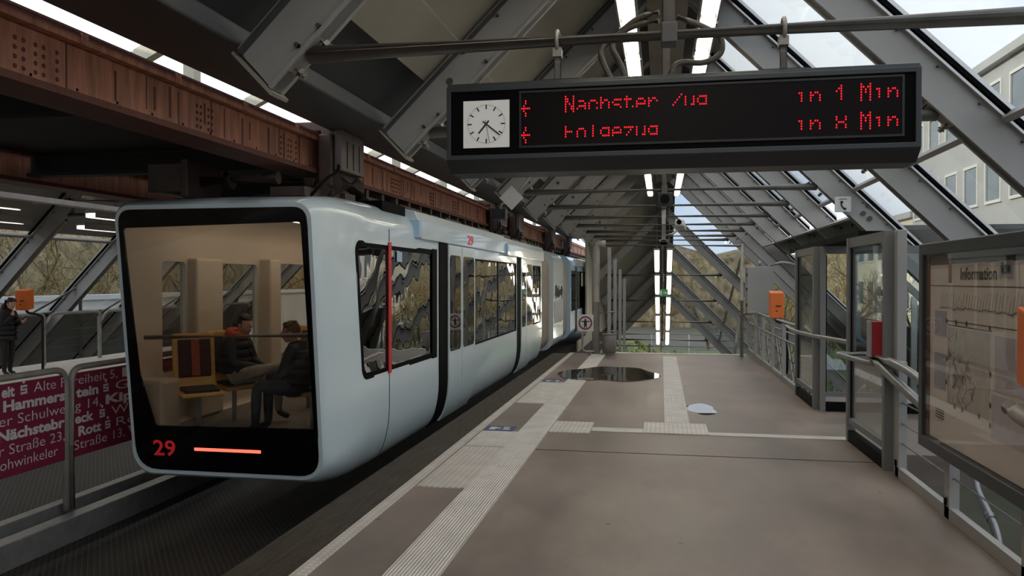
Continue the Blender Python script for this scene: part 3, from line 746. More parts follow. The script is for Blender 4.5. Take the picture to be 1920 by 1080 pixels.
validator('orange ticket validator beside the grey cabinet on the far right', 2.02, 14.9, 1.02, .49, .24, .2, 0.0)
validator('orange ticket validator at the right picture edge in front of the information board', 1.84, 4.42, 1.14, .43, .12, .12, None)

# near railing with board
t = thing('platform_railing', 'grey steel railing with thin wires at the near right platform edge', 'railing', (2.03, 5.2, 0))
for y in (7.38, 6.15, 4.9, 3.6): MB().box(2.0, 2.07, y - .05, y + .05, 0, 1.0).build('post', 'steel', t, bevel=.005)
MB().box(2.0, 2.05, 1.5, 7.45, .002, .09).build('toe_rail', 'steel', t)
for z in (.30, .47, .65): MB().cyl((2.03, 1.5, z), (2.03, 7.4, z), .007, 6).build('wire', 'galv', t)
MB().tube(fillet([(1.93, 7.98, 1.0), (1.955, 7.55, .89), (2.09, 6.35, .58)], .2), .040, 12).build('handrail', 'galv', t)
MB().tube(fillet([(1.95, 7.95, 1.0), (1.955, 7.25, .99), (2.01, 6.85, .93), (2.11, 6.35, .70)], .25), .036, 12).build('leaning_rail', 'galv', t)
MB().tube(fillet([(1.84, 4.70, 1.02), (1.845, 4.55, .985), (1.86, 3.9, .95), (1.87, 2.5, .95)], .1), .045, 12).build('handrail', 'tie', t)
for y in (7.38, 6.15): MB().box(1.985, 2.0, y - .01, y + .012, .10, .15).build('bolt', 'rubber', t)
t = thing('red_call_box', 'red and grey upright call box fixed on the railing end beside the lobby', 'call box', (1.93, 7.9, .98))
MB().box(1.885, 1.905, 7.82, 7.94, .99, 1.325).build('back_case', 'cabinet', t, bevel=.006); MB().box(1.905, 2.02, 7.815, 7.945, .99, 1.32).build('front_case', 'redbox', t, bevel=.006)
MB().tube(fillet([(2.28, 8.9, .93), (1.80, 8.85, .93), (1.90, 7.95, .925), (2.02, 7.85, .925)], .1), .026, 10).build('lean_bar', 'galv', label='short bright lean bar at the lobby opening beside the red box', cat='rail')
MB().tube(fillet([(1.86, 12.6, 1.0), (1.90, 12.1, .96), (1.97, 11.2, .96), (2.04, 9.1, 1.02)], .2), .028, 10).build('guard_rail', 'galv', label='grey round guard rail across the lobby opening between two glazed screens', cat='rail')
t = thing('drain_pipe', 'bent grey drain pipe under the information board', 'pipe', (2.25, 6.1, -.2))
MB().tube(fillet([(2.25, 6.35, .55), (2.25, 6.35, .20), (2.25, 5.95, .0), (2.25, 5.85, -.25)], .12), .028, 10).build('pipe', 'galv', t)
MB().tube([(2.25, 6.08, .06), (2.25, 6.03, .04)], .035, 10).build('collar', 'galv', t)

# information board
ib = thing('information_board', 'large dark framed information showcase with a network map on the right railing', 'information board', (2.08, 5.5, .4))
YA, YB, Z0, Z1 = 6.87, 4.2, .39, 1.985
b = MB(); ring_prism(b, [(YA, Z0), (YB, Z0), (YB, Z1), (YA, Z1)], [(YA - .09, Z0 + .09), (YB + .09, Z0 + .09), (YB + .09, Z1 - .09), (YA - .09, Z1 - .09)], (2.02, 0, 0), (0, 1, 0), (0, 0, 1), (1, 0, 0), .07)
b.build('frame', 'housing', ib, bevel=.008)
MB().box(2.076, 2.088, YB + .02, YA - .02, Z0 + .02, Z1 - .02).build('back_panel', 'steel_dark', ib)
XP = 2.068
ps = MB().box(XP, XP + .006, YB + .09, YA - .13, Z0 + .10, Z1 - .17).build('poster', 'poster', ib)
NX = V((0, -1, 0)); UZ = V((0, 0, 1))
def ptext(s, y, z, size, off=0, m='postgrey', fit=None):
    text_mb(s, size, (XP - .001, y, z), NX, UZ, off, .001, fit).build('lettering', m, ps)
ptext('Information', 6.10, 1.705, .115, .0025, fit=.62)
def pbox(y0, y1, z0, z1, m, nm, x=.003): return MB().box(XP - x, XP, min(y0, y1), max(y0, y1), z0, z1).build(nm, m, ps)
pbox(6.33, 6.27, 1.68, 1.86, 'signr', 'info_icon'); 
lg = pbox(5.44, 5.24, 1.715, 1.82, 'postblue', 'logo_box'); text_mb('WSW', .075, (XP - .0045, 5.415, 1.74), NX, UZ, .003, .001, .15).build('logo_letters', 'signk', ps)
pbox(6.62, 6.38, 1.28, 1.47, 'postblue', 'timetable_box'); pbox(6.63, 6.38, .88, 1.15, 'postblue', 'timetable_box')
pbox(6.35, 5.58, .80, 1.36, 'map', 'network_map', .002)
pbox(5.50, 4.9, 1.0, 1.35, 'postlil', 'street_index'); pbox(5.55, 4.7, .70, .98, 'postlil', 'street_index')
b = MB()
rr_ = random.Random(3)
for (y0, y1, z) in ((6.75, 4.7, 1.655), (6.6, 4.8, 1.40), (6.35, 5.55, 1.37)):
    b.box(XP - .002, XP, y1, y0, z, z + .006)
b.build('ruled_line', 'postgrey', ps)
b = MB()
yy_ = 6.5; pts = []
while yy_ > 5.0: pts.append((XP - .003, yy_, 1.50 + rr_.uniform(-.012, .012))); yy_ -= .05
b.tube(pts, .003, 4)
for p in pts[::1]: b.tube([p, (XP - .003, p[1] - .035, p[2] + .07 + rr_.uniform(0, .05))], .0010, 4)
b.build('line_diagram', 'mapline', ps)
b = MB()
for q in range(16):
    a = (rr_.uniform(5.65, 6.3), rr_.uniform(.85, 1.3)); path = [(XP - .0035, a[0], a[1])]
    for _ in range(5):
        a = (min(6.33, max(5.6, a[0] + rr_.uniform(-.12, .12))), min(1.35, max(.81, a[1] + rr_.uniform(-.1, .1)))); path.append((XP - .0035, a[0], a[1]))
    b.tube(path, .0014, 4)
b.build('map_lines', 'mapline', ps)
b = MB()
for (y, z) in ((6.37, 1.40), (6.18, 1.40), (5.98, 1.40), (5.58, 1.39), (5.57, 1.1), (5.57, .9), (6.37, .95), (6.36, 1.12), (5.75, .80), (6.05, .795), (6.2, .795), (5.57, .77)):
    b.ell((XP - .003, y, z), .003, .018, .02, 8, 5)
b.build('map_pins', 'postgrey', ps)
for q in range(4): pbox(6.60, 6.42, .72 - q * .02, .728 - q * .02, 'postgrey', 'small_print')
MB().box(XP - .01, XP - .004, YA - .125, YA - .095, Z0 + .1, Z1 - .1).build('red_reflection_strip', 'signr', ib)  # red reflection at the case edge, put in as a coloured strip
MB().box(2.034, 2.039, YB + .085, YA - .085, Z0 + .085, Z1 - .085).build('cover_glass', 'case_glass', ib)

kb = .958; ib.scale = (kb, kb, kb); ib.location = (2.08 * kb, 5.5 * kb, 1.7 - 1.3 * kb)

# ------------------------------------------------------------------ glazed lobby of the lift at the right
def screen(label, p0, p1, z1, panes, kick=.18, group='glazed lobby screens'):
    p0, p1 = V(p0), V(p1); d = (p1 - p0); L = d.length; d.normalize(); s = d.cross(V((0, 0, 1)))
    t = thing('glass_screen', label, 'glass screen', (p0 + p1) / 2, group)
    for k in range(panes + 1):
        c = p0 + d * (L * k / panes)
        MB().obox(c + V((0, 0, z1 / 2)), d * .035, s * .04, V((0, 0, z1 / 2))).build('mullion', 'screen_frame', t)
    MB().obox((p0 + p1) / 2 + V((0, 0, .06)), d * (L / 2 - .036), s * .03, V((0, 0, .06))).build('kick_plate', 'rubber', t)
    for z, hh in ((z1 - .05, .05), (.22, .03)):
        MB().obox((p0 + p1) / 2 + V((0, 0, z)), d * (L / 2 - .036), s * .03, V((0, 0, hh))).build('transom', 'screen_frame', t)
    for k in range(panes):
        c = p0 + d * (L * (k + .5) / panes); w = L / panes / 2 - .036
        MB().obox(c + V((0, 0, (z1 - .1 + .25) / 2)), d * w, s * .006, V((0, 0, (z1 - .1 - .25) / 2))).build('pane', 'screen_glass', t)
        for e in (-1, 1):
            MB().obox(c + d * (e * (w - .008)) + s * 0 + V((0, 0, z1 / 2 + .07)), d * .008, s * .012, V((0, 0, z1 / 2 - .18))).build('gasket', 'rubber', t)
    return t
screen('narrow glazed lobby screen at the far side of the opening', (2.0, 12.45, 0), (2.0, 11.05, 0), 2.14, 1)
screen('glazed lobby screen set crosswise behind the guard rail', (2.06, 10.95, 0), (3.6, 10.95, 0), 2.14, 2)
screen('glazed lobby screen at the near side of the opening, beside the red box', (1.97, 8.95, 0), (1.99, 7.62, 0), 2.14, 1)
MB().box(2.02, 2.10, 7.46, 7.56, 0, 2.14).build('post', 'steel', label='tall square grey post between the red box and the wire railing', cat='post', bevel=.006)
MB().box(2.05, 2.42, 8.99, 12.42, 2.145, 2.22).build('lobby_lintel', 'rubber', label='dark lintel plate over the lobby opening between the two glazed screens', cat='lintel')
struct(MB().box(2.065, 5.0, 8.36, 12.6, -.3, -.005), 'floor_lobby', 'floor')

# ------------------------------------------------------------------ the suspended train
XC = -4.5
STA = [(0.0, 1.09, 2.475, -.37), (.05, 1.125, 2.505, -.40), (.2, 1.165, 2.55, -.435), (.45, 1.21, 2.585, -.46), (.8, 1.24, 2.615, -.48), (1.4, 1.25, 2.64, -.5), (14.3, 1.25, 2.64, -.5)]
def dims(t):
    for i in range(len(STA) - 1):
        a, b_ = STA[i], STA[i + 1]
        if t <= b_[0]:
            k = (t - a[0]) / (b_[0] - a[0]); return [a[j] + (b_[j] - a[j]) * k for j in (1, 2, 3)]
    return list(STA[-1][1:])
def outline(t, off=0.0, zb_over=None, n=9):
    """closed outline (dx, z), starting at right bottom, counter clockwise seen from the camera side"""
    hw, zt, zb = dims(t); hw -= off; zt -= off * 1.2; zb = zb + off if zb_over is None else zb_over
    k = min(1, t / 1.2)
    rtx, rtz = .17 + .20 * k, .17 + .17 * k
    rbx, rbz = .24 + .02 * k, .24 + .46 * k
    if zb_over is not None: rbx, rbz = .08, .10
    out = []
    for i in range(n + 1):
        a = -math.pi / 2 + (math.pi / 2) * i / n; out.append((hw - rbx + rbx * math.cos(a), zb + rbz + rbz * math.sin(a)))
    for i in range(n + 1):
        a = (math.pi / 2) * i / n; out.append((hw - rtx + rtx * math.cos(a), zt - rtz + rtz * math.sin(a)))
    out.append((0, zt + .03 * k))
    L = [(-x, z) for x, z in out[:-1]][::-1]
    return out + L
def tilt(z, t): return .673 - .11 * z - .598 if False else (.11 * (1.0 - z)) * max(0, 1 - t / 1.0)
Y0 = 7.563
def loft(ts, off=0, zbo=None):
    b = MB(); vs = []; n = None
    for t in ts:
        o = outline(max(t, 0), off, zbo); n = len(o)
        vs += [(XC + x, Y0 + t + tilt(z, max(t, 0)), z) for x, z in o]
    fs = []
    for i in range(len(ts) - 1):
        for j in range(n): fs.append((i * n + j, i * n + (j + 1) % n, (i + 1) * n + (j + 1) % n, (i + 1) * n + j))
    fs = [f for f in fs]
    fs.append(tuple(range(n))[::-1]); fs.append(tuple(range((len(ts) - 1) * n, len(ts) * n)))
    return b.add(vs, fs, True)
def mesh_of(b, name='tmp'):
    me = D.meshes.new(name); me.from_pydata([tuple(p) for p in b.v], [], b.f); me.update()
    bm = bmesh.new(); bm.from_mesh(me); bmesh.ops.recalc_face_normals(bm, faces=bm.faces); bm.to_mesh(me); bm.free()
    o = D.objects.new(name, me); COL.objects.link(o); return o
def boolean(base, cutters):
    for c in cutters:
        md = base.modifiers.new('b', 'BOOLEAN'); md.operation = 'DIFFERENCE'; md.solver = 'EXACT'; md.object = c
    dg = bpy.context.evaluated_depsgraph_get(); me = D.meshes.new_from_object(base.evaluated_get(dg))
    for c in cutters: D.objects.remove(c)
    D.objects.remove(base); return me
ts = [0, .02, .05, .1, .2, .32, .45, .62, .8, 1.1, 1.4, 5, 10, 14.3]
tin = [-.5] + [.06, .2, .45, .8, 1.4, 14.2]
outer = mesh_of(loft(ts)); inner = mesh_of(loft(tin, .075, 0.0))
def wincut(y0, y1, z0, z1, r, side, slant=0):
    pl = [(y0 + (y1 - y0) / 2 + p[0] + (slant * (z1 - (z0 + z1) / 2 - p[1]) / (z1 - z0) if p[0] < 0 else 0), (z0 + z1) / 2 + p[1]) for p in rrect(y1 - y0, z1 - z0, r, 6)]
    x = XC + side * .9
    return mesh_of(MB().prism([(x, a, c) for a, c in pl], (side * .6, 0, 0)))
RW = [(8.22, 11.30, .60, 2.12, .13, .2), (13.76, 17.88, .57, 2.06, .05, 0), (20.25, 21.6, .57, 2.06, .06, 0)]
LW = [(8.32, 8.80, .62, 1.92, .06, 0), (9.52, 10.55, .62, 1.92, .08, 0), (11.0, 12.5, .12, 1.95, .05, 0), (13.3, 16.0, .62, 1.95, .08, 0), (16.4, 17.9, .12, 1.95, .05, 0), (18.6, 21.2, .62, 1.95, .08, 0)]
cut = [inner] + [wincut(*w[:5], 1, w[5]) for w in RW] + [wincut(*w[:5], -1) for w in LW]
me = boolean(outer, cut)
train = thing('suspended_train', 'pale blue-white articulated suspended train hanging beside the platform', 'train', (XC, 20, -.5))
me.name = 'car_body'; me.materials.clear(); me.materials.append(M['white_train']); me.materials.append(M['interior']); me.materials.append(M['carfloor'])
for p in me.polygons:
    c = p.center; t = max(0, c.y - Y0 - tilt(c.z, max(0, c.y - Y0)))
    hw, zt, zb = dims(t); inside = abs(c.x - XC) < hw - .055 and c.z < zt - .05 and c.z > -.01
    towards = (p.normal.x * (XC - c.x) + p.normal.z * (1.2 - c.z)) > 0 and abs(p.normal.y) < .9
    p.material_index = (2 if p.normal.z > .9 and c.z < .05 else 1) if inside and towards else 0
    p.use_smooth = True
off = ROOT[train]
me.transform(Matrix.Translation(-off))
ob = D.objects.new('car_body', me); COL.objects.link(ob); ob.parent = train; ROOT[ob] = off
md = ob.modifiers.new('wn', 'EDGE_SPLIT'); md.split_angle = math.radians(32)

def sideX(t, z, off):
    o = outline(max(t, 0), -off)[:20]
    for (x0, z0), (x1, z1) in zip(o, o[1:]):
        if min(z0, z1) - 1e-6 <= z <= max(z0, z1) + 1e-6:
            return x0 + (x1 - x0) * ((z - z0) / (z1 - z0) if abs(z1 - z0) > 1e-6 else 0)
    return o[-1][0]
def sheet(y0, y1, z0, z1, off, th=.012, side=1, nz=14, ny=None, inset=0):
    """thin shaped sheet following the car side"""
    ny = ny or max(2, int((y1 - y0) / .5) + 1); b = MB(); vs = []
    for lay in (off + th, off):
        for i in range(ny + 1):
            y = y0 + (y1 - y0) * i / ny
            for j in range(nz + 1):
                z = z0 + (z1 - z0) * j / nz
                vs.append((XC + side * sideX(y - Y0, z, lay), y, z))
    m = nz + 1; K = (ny + 1) * m; fs = []
    for i in range(ny):
        for j in range(nz):
            a = i * m + j; q = (a, a + m, a + m + 1, a + 1); fs.append(q); fs.append(tuple(k + K for k in q[::-1]))
    for i in range(ny):
        a = i * m; fs.append((a, a + K, a + m + K, a + m)); a += nz; fs.append((a, a + m, a + m + K, a + K))
    for j in range(nz):
        fs.append((j, j + 1, j + 1 + K, j + K)); a = ny * m + j; fs.append((a, a + K, a + 1 + K, a + 1))
    if side < 0: fs = [f[::-1] for f in fs]
    return b.add(vs, fs, True)
def esplit(o, a=35):
    md = o.modifiers.new('es', 'EDGE_SPLIT'); md.split_angle = math.radians(a); return o
# side glass
for i, w in enumerate(RW):
    g = esplit(sheet(w[0] - .02, w[1] + .03, w[2] - .03, w[3] + .03, -.016, .006).build('side_window', 'winglass', train))
    # black ceramic border following the rounded opening
for w in LW:
    esplit(sheet(w[0] - .02, w[1] + .02, w[2] - .02, w[3] + .02, -.035, .006, -1).build('side_window', 'windscreen', train))
def border(y0, y1, z0, z1, wd, r, slant=0):
    b = MB(); o_ = rrect(y1 - y0, z1 - z0, r, 6); i_ = rrect(y1 - y0 - 2 * wd, z1 - z0 - 2 * wd, max(.02, r - wd * .5), 6)
    cy, cz = (y0 + y1) / 2, (z0 + z1) / 2; n = len(o_)
    def P(p, off):
        y = cy + p[0] + (slant * (z1 - cz - p[1]) / (z1 - z0) if p[0] < 0 else 0); z = cz + p[1]
        return (XC + sideX(y - Y0, z, off), y, z)
    vs = [P(p, .003) for p in o_] + [P(p, .003) for p in i_] + [P(p, -.02) for p in o_] + [P(p, -.02) for p in i_]; fs = []
    for k in range(n):
        j = (k + 1) % n
        fs += [(k, j, n + j, n + k), (2 * n + k, 3 * n + k, 3 * n + j, 2 * n + j), (k, 2 * n + k, 2 * n + j, j), (n + k, n + j, 3 * n + j, 3 * n + k)]
    return b.add(vs, fs)
border(8.20, 11.32, .58, 2.14, .07, .14, .2).build('window_border', 'black_soft', train)
border(13.74, 17.90, .55, 2.08, .03, .05).build('window_border', 'black_soft', train)
border(20.23, 21.62, .55, 2.08, .03, .05).build('window_border', 'black_soft', train)
esplit(sheet(15.85, 15.89, .58, 2.05, -.026, .03).build('window_mullion', 'black', train))
esplit(sheet(11.10, 11.34, .57, 2.15, .004, .006).build('window_border', 'black_soft', train))
esplit(sheet(9.22, 9.32, .57, 2.16, .005, .008).build('red_stripe', 'stripe', train))
esplit(sheet(9.255, 9.275, 2.17, 2.32, .001, .003).build('panel_seam', 'housing', train))
esplit(sheet(9.26, 9.275, -.48, .56, .001, .003).build('panel_seam', 'housing', train))
for (a, b_) in ((11.46, 11.92), (18.02, 18.42)):
    esplit(sheet(a, b_, -.49, 2.26, .003, .012, nz=24).build('door_seal', 'black_soft', train))
for (a, b_) in ((11.93, 12.74), (12.77, 13.68), (18.43, 19.12), (19.14, 20.05)):
    dl = esplit(sheet(a, b_, -.475, 2.24, .012, .02, nz=24).build('door_leaf', 'white_train', train))
    w0, w1 = (a + .05, b_ - .08) if a < 18 else (a + .06, b_ - .09)
    pl = rrect(w1 - w0, 1.50, .09, 6)
    bb = MB(); vs = []; cy, cz = (w0 + w1) / 2, 1.34
    bb.prism([(XC + sideX(cy - Y0, cz, .033), cy + p[0], cz + p[1]) for p in pl], (.004, 0, 0))
    bb.build('door_window', 'door_glass', dl)
    esplit(sheet(b_ - .012, b_ + .02, -.47, 2.24, .010, .006, nz=24).build('door_seam', 'rubber', dl))
# door mechanism covers along the roof edge
for (a, b_, z0, z1, e) in ((10.3, 16.4, 2.26, 2.66, .05), (16.45, 21.8, 2.22, 2.62, .07)):
    b = MB(); b.prism([(XC + 1.18, a, z0), (XC + 1.25 + e, a, z0), (XC + 1.25 + e, a, z1 - .16), (XC + 1.20 + e, a, z1 - .03), (XC + 1.10, a, z1), (XC + .9, a, z1)], (0, b_ - a, 0))
    c = b.build('door_header', 'white_train', train, bevel=.012)
    MB().box(XC + 1.19, XC + 1.275 + e, a - .03, a + .10, z0 + .01, z1 - .16).build('header_end', 'blue_train', c, bevel=.01)
MB().box(XC + .6, XC + 1.13, 9.35, 10.25, 2.52, 2.68).build('roof_vent', 'black_soft', train)
b = text_mb('29', .22, (XC + 1.302, 13.05, 2.30), V((0, 1, 0)), V((0, 0, 1)), .006, .001, .42); b.build('car_number', 'redtxt', train)
sg = MB().box(XC + 1.2505, XC + 1.2545, 9.55, 9.75, 1.93, 2.06).build('blue_sticker', 'blue_train', train)

# front: black mask with the window opening
FN = V((0, -1, -.11)).normalized(); FU = V((0, -.11, 1)).normalized()
def FP(x, z, d=0): return V((x, Y0 + .11 * (1.0 - z), z)) + FN * d
def fpoly(pts, d): return [FP(x, z, d) for x, z in pts]
# rounded outer outline of the mask (explicit corners)
def rpoly(cor, n=6):
    out = []
    m = len(cor)
    for i in range(m):
        p = V((*cor[i][:2], 0)); a = V((*cor[i - 1][:2], 0)); c = V((*cor[(i + 1) % m][:2], 0)); r = cor[i][2]
        d1 = (a - p).normalized(); d2 = (c - p).normalized(); p1 = p + d1 * r; p2 = p + d2 * r
        for k in range(n + 1):
            t = k / n; q = p1 * (1 - t) ** 2 + p * 2 * t * (1 - t) + p2 * t * t; out.append((q.x, q.y))
    return out
mo = rpoly([(-5.545, .60, .02), (-5.545, -.325, .27), (-3.455, -.325, .22), (-3.455, 2.43, .15), (-5.545, 2.43, .15)])
mi = rpoly([(-5.44, .72, .03), (-5.30, .15, .03), (-3.49, .17, .02), (-3.52, 2.28, .04), (-5.505, 2.24, .04)])
b = MB()
n = len(mo); 
vs = fpoly(mo, .012) + fpoly(mi, .012) + fpoly(mo, -.02) + fpoly(mi, -.02); fs = []
for k in range(n):
    j = (k + 1) % n
    fs += [(k, n + k, n + j, j), (2 * n + k, 2 * n + j, 3 * n + j, 3 * n + k), (k, j, 2 * n + j, 2 * n + k), (n + k, 3 * n + k, 3 * n + j, n + j)]
b.add(vs, fs); b.build('front_mask', 'black_gloss', train)
b = MB(); b.prism(fpoly(mi, .008), -FN * .006); b.build('windscreen', 'windscreen', train)
nb = text_mb('29', .235, FP(-5.33, -.165, .0135), V((1, 0, 0)), FU, .004, .001, .26); nb.build('car_number', 'redtxt', train)
MB().obox(FP(-4.47, -.085, .014), V((.38, 0, 0)), FU * .017, FN * .006).build('tail_light', 'tail', train, bevel=.006)
# cabin fittings
MB().tube([FP(-5.44, 1.07, -.14), FP(-3.55, 1.12, -.14)], .027, 10).build('window_rail', 'cabinet', train)
for x in (-4.95, -4.05):
    b = MB(); b.box(x - .05, x + .05, 8.3, 21.3, 2.50, 2.53); b.build('ceiling_lamp', 'lampin', train)
b = MB().box(-5.65, -5.25, 7.72, 8.05, .01, .62); b.build('corner_console', 'interior', train, bevel=.04)
b = MB().box(-5.70, -5.50, 10.62, 10.95, .01, 2.0).box(-5.70, -5.55, 8.85, 9.45, .01, 1.97); b.build('wall_pillar', 'interior', train, bevel=.03)
def seat(x, y, ang, label=None):
    s = MB(); ca, sa = math.cos(ang), math.sin(ang)
    F = V((ca, sa, 0)); S = V((-sa, ca, 0)); O = V((x, y, 0)); W = .235
    prof = [(-.02, 1.08), (.04, 1.09), (.09, .62), (.14, .47), (.44, .44), (.47, .40), (.44, .39), (.12, .42), (.05, .52)]
    sh = MB(); sh.prism([O + F * a + V((0, 0, z)) - S * W for a, z in prof], S * (2 * W)); sh = sh.build('seat_shell', 'wood', train, bevel=.02)
    cu = MB(); cu.prism([O + F * a + V((0, 0, z)) - S * .18 for a, z in ((.045, 1.02), (.07, 1.02), (.12, .60), (.09, .58))], S * .36); cu.build('back_cushion', 'fabric', sh, bevel=.012)
    cu = MB(); cu.prism([O + F * a + V((0, 0, z)) - S * .19 for a, z in ((.17, .465), (.42, .445), (.42, .47), (.17, .50))], S * .38); cu.build('seat_cushion', 'fabric', sh, bevel=.012)
    st = MB(); st.prism([O + F * a + V((0, 0, z)) - S * .04 for a, z in ((.069, 1.02), (.078, 1.02), (.128, .60), (.12, .60))], S * .09); st.build('cushion_stripe', 'fstripe', sh)
    MB().box(O.x - .02 + F.x * .25, O.x + .02 + F.x * .25, O.y - .02 + F.y * .25, O.y + .02 + F.y * .25, 0, .41).build('seat_leg', 'galv', sh)
    return sh
seat(-5.34, 8.42, -.75); seat(-5.30, 8.98, -.45); seat(-3.62, 8.42, math.pi - .1); seat(-3.62, 9.0, math.pi)
seat(-4.62, 10.2, -math.pi / 2); seat(-4.1, 10.2, -math.pi / 2)
MB().box(-4.40, -4.36, 10.27, 10.31, 0, 2.5).cyl((-3.9, 11.2, 0), (-3.9, 11.2, 2.5), .018, 8).build('grab_pole', 'galv', train)
MB().box(-5.0, -3.6, 12.75, 12.80, 0, 1.95).build('partition', 'black', train) if False else None
# roof kit between car and girder
b = MB()
for q in range(10): b.box(XC - .2, XC + .9, 9.5 + q * 1.22, 10.5 + q * 1.22, 2.62, 2.72 + .04 * (q % 2))
b.build('roof_equipment', 'bogie', train)
# bellows and other cars
def tube_sec(y0, y1, hw, zt, zb, r, ridges=0, amp=.03):
    b = MB(); vs = []; ns = ridges * 2 + 2 if ridges else 2
    base = rrect(2 * hw, zt - zb, r, 8)
    for i in range(ns):
        k = 1 - (amp / hw if ridges and i % 2 else 0); y = y0 + (y1 - y0) * i / (ns - 1)
        vs += [(XC + p[0] * k, y, (zt + zb) / 2 + p[1] * k) for p in base]
    n = len(base); fs = []
    for i in range(ns - 1):
        for j in range(n): fs.append((i * n + j, i * n + (j + 1) % n, (i + 1) * n + (j + 1) % n, (i + 1) * n + j))
    fs.append(tuple(range(n))[::-1]); fs.append(tuple(range((ns - 1) * n, ns * n)))
    return b.add(vs, fs, True)
esplit(tube_sec(21.86, 24.35, 1.12, 2.42, -.40, .35, 9).build('bellows', 'bellow', train), 50)
mc = esplit(tube_sec(24.35, 26.8, 1.24, 2.62, -.48, .38).build('middle_car', 'white_train', train))
MB().box(XC + 1.242, XC + 1.246, 24.5, 26.7, .35, 1.05).box(XC + 1.242, XC + 1.246, 24.5, 26.7, 1.92, 1.93).box(XC + 1.242, XC + 1.246, 24.5, 26.7, 1.55, 1.56).build('advert_panel', mat('lilac_advert', (.42, .40, .45), .5), mc)
b = MB(); r_ = random.Random(5)
for k in range(14): b.bar((XC + 1.2475, 24.75 + k * .13, 1.12 + r_.uniform(0, .1)), (XC + 1.2475, 24.78 + k * .13 + r_.uniform(-.04, .08), 1.35 + r_.uniform(0, .22)), .006, .035, (1, 0, 0))
b.build('advert_scribble', 'postgrey', mc)
esplit(tube_sec(26.8, 29.0, 1.12, 2.42, -.40, .35, 8).build('bellows', 'bellow', train), 50)
rc = esplit(tube_sec(29.0, 41.5, 1.24, 2.62, -.48, .38).build('rear_car', 'blue_train', train))
MB().box(XC + 1.242, XC + 1.25, 29.3, 30.6, .55, 2.05).box(XC + 1.242, XC + 1.25, 31.4, 35.5, .55, 2.05).box(XC + 1.242, XC + 1.25, 36.5, 40.5, .55, 2.05).build('side_window', 'black_gloss', rc)
MB().box(XC + 1.242, XC + 1.252, 30.7, 31.3, -.3, 2.2).box(XC + 1.242, XC + 1.252, 35.6, 36.2, -.3, 2.2).build('door_seal', 'rubber', rc)
MB().box(XC + 1.2, XC + 1.3, 30.3, 36.4, 2.25, 2.5).build('door_header', 'white_train', rc)
MB().box(XC + 1.251, XC + 1.256, 33.0, 35.2, 1.45, 2.0).build('advert_panel', 'signw', rc)
# bogie hangers reaching up over the girder
def hanger(y):
    h = MB().box(-3.93, -3.76, y - .42, y + .42, 2.60, 3.40).box(-3.95, -3.72, y - .30, y + .30, 3.40, 3.58).box(-4.35, -3.9, y - .25, y + .25, 3.46, 3.58).build('hanger_arm', 'bogie', train, bevel=.02)
    cv = MB().box(-3.755, -3.66, y - .36, y + .36, 2.98, 3.46).build('motor_cover', 'bogie_light', h, bevel=.015)
    for q in range(3): MB().box(-3.659, -3.655, y - .20 + q * .19, y - .185 + q * .19, 3.02, 3.34).build('cover_groove', 'rubber', cv) if False else MB().box(-3.662, -3.655, y - .20 + q * .19, y - .185 + q * .19, 3.02, 3.34).build('cover_groove', 'rubber', h)
    MB().cyl((-3.82, y - .36, 2.83), (-3.82, y + .36, 2.83), .165, 18).build('motor_drum', 'bogie', h)
    MB().cyl((-3.80, y - .62, 2.72), (-3.80, y - .42, 2.72), .09, 12).cyl((-3.85, y + .42, 2.8), (-3.85, y + .62, 2.8), .09, 12).build('damper', 'bogie', h)
    MB().tube(fillet([(-3.72, y - .3, 3.1), (-3.66, y - .45, 2.95), (-3.70, y - .7, 2.85), (-3.8, y - .9, 2.62)], .1), .018, 6).build('hose', 'rubber', h)
    MB().box(-4.9, -3.7, y - .16, y + .16, 2.60, 2.74).build('cross_beam', 'bogie', h)
    return h
for y in (9.15, 18.6, 21.0, 27.6, 32.8): hanger(y)
MB().cyl((-5.15, 8.15, 2.80), (-4.15, 8.2, 2.83), .075, 12).cyl((-4.75, 8.16, 2.81), (-4.68, 8.16, 2.81), .10, 12).build('bogie_axle_tube', 'bogie', train)
MB().box(-5.55, -5.10, 7.9, 8.5, 2.66, 2.98).box(-5.12, -5.04, 7.85, 8.55, 2.6, 3.02).build('bogie_end_box', 'bogie', train, bevel=.015)
MB().box(-4.2, -3.8, 8.1, 9.0, 2.62, 2.72).cyl((-3.95, 8.55, 2.72), (-3.95, 8.55, 2.86), .07, 10).build('bogie_link', 'bogie', train)

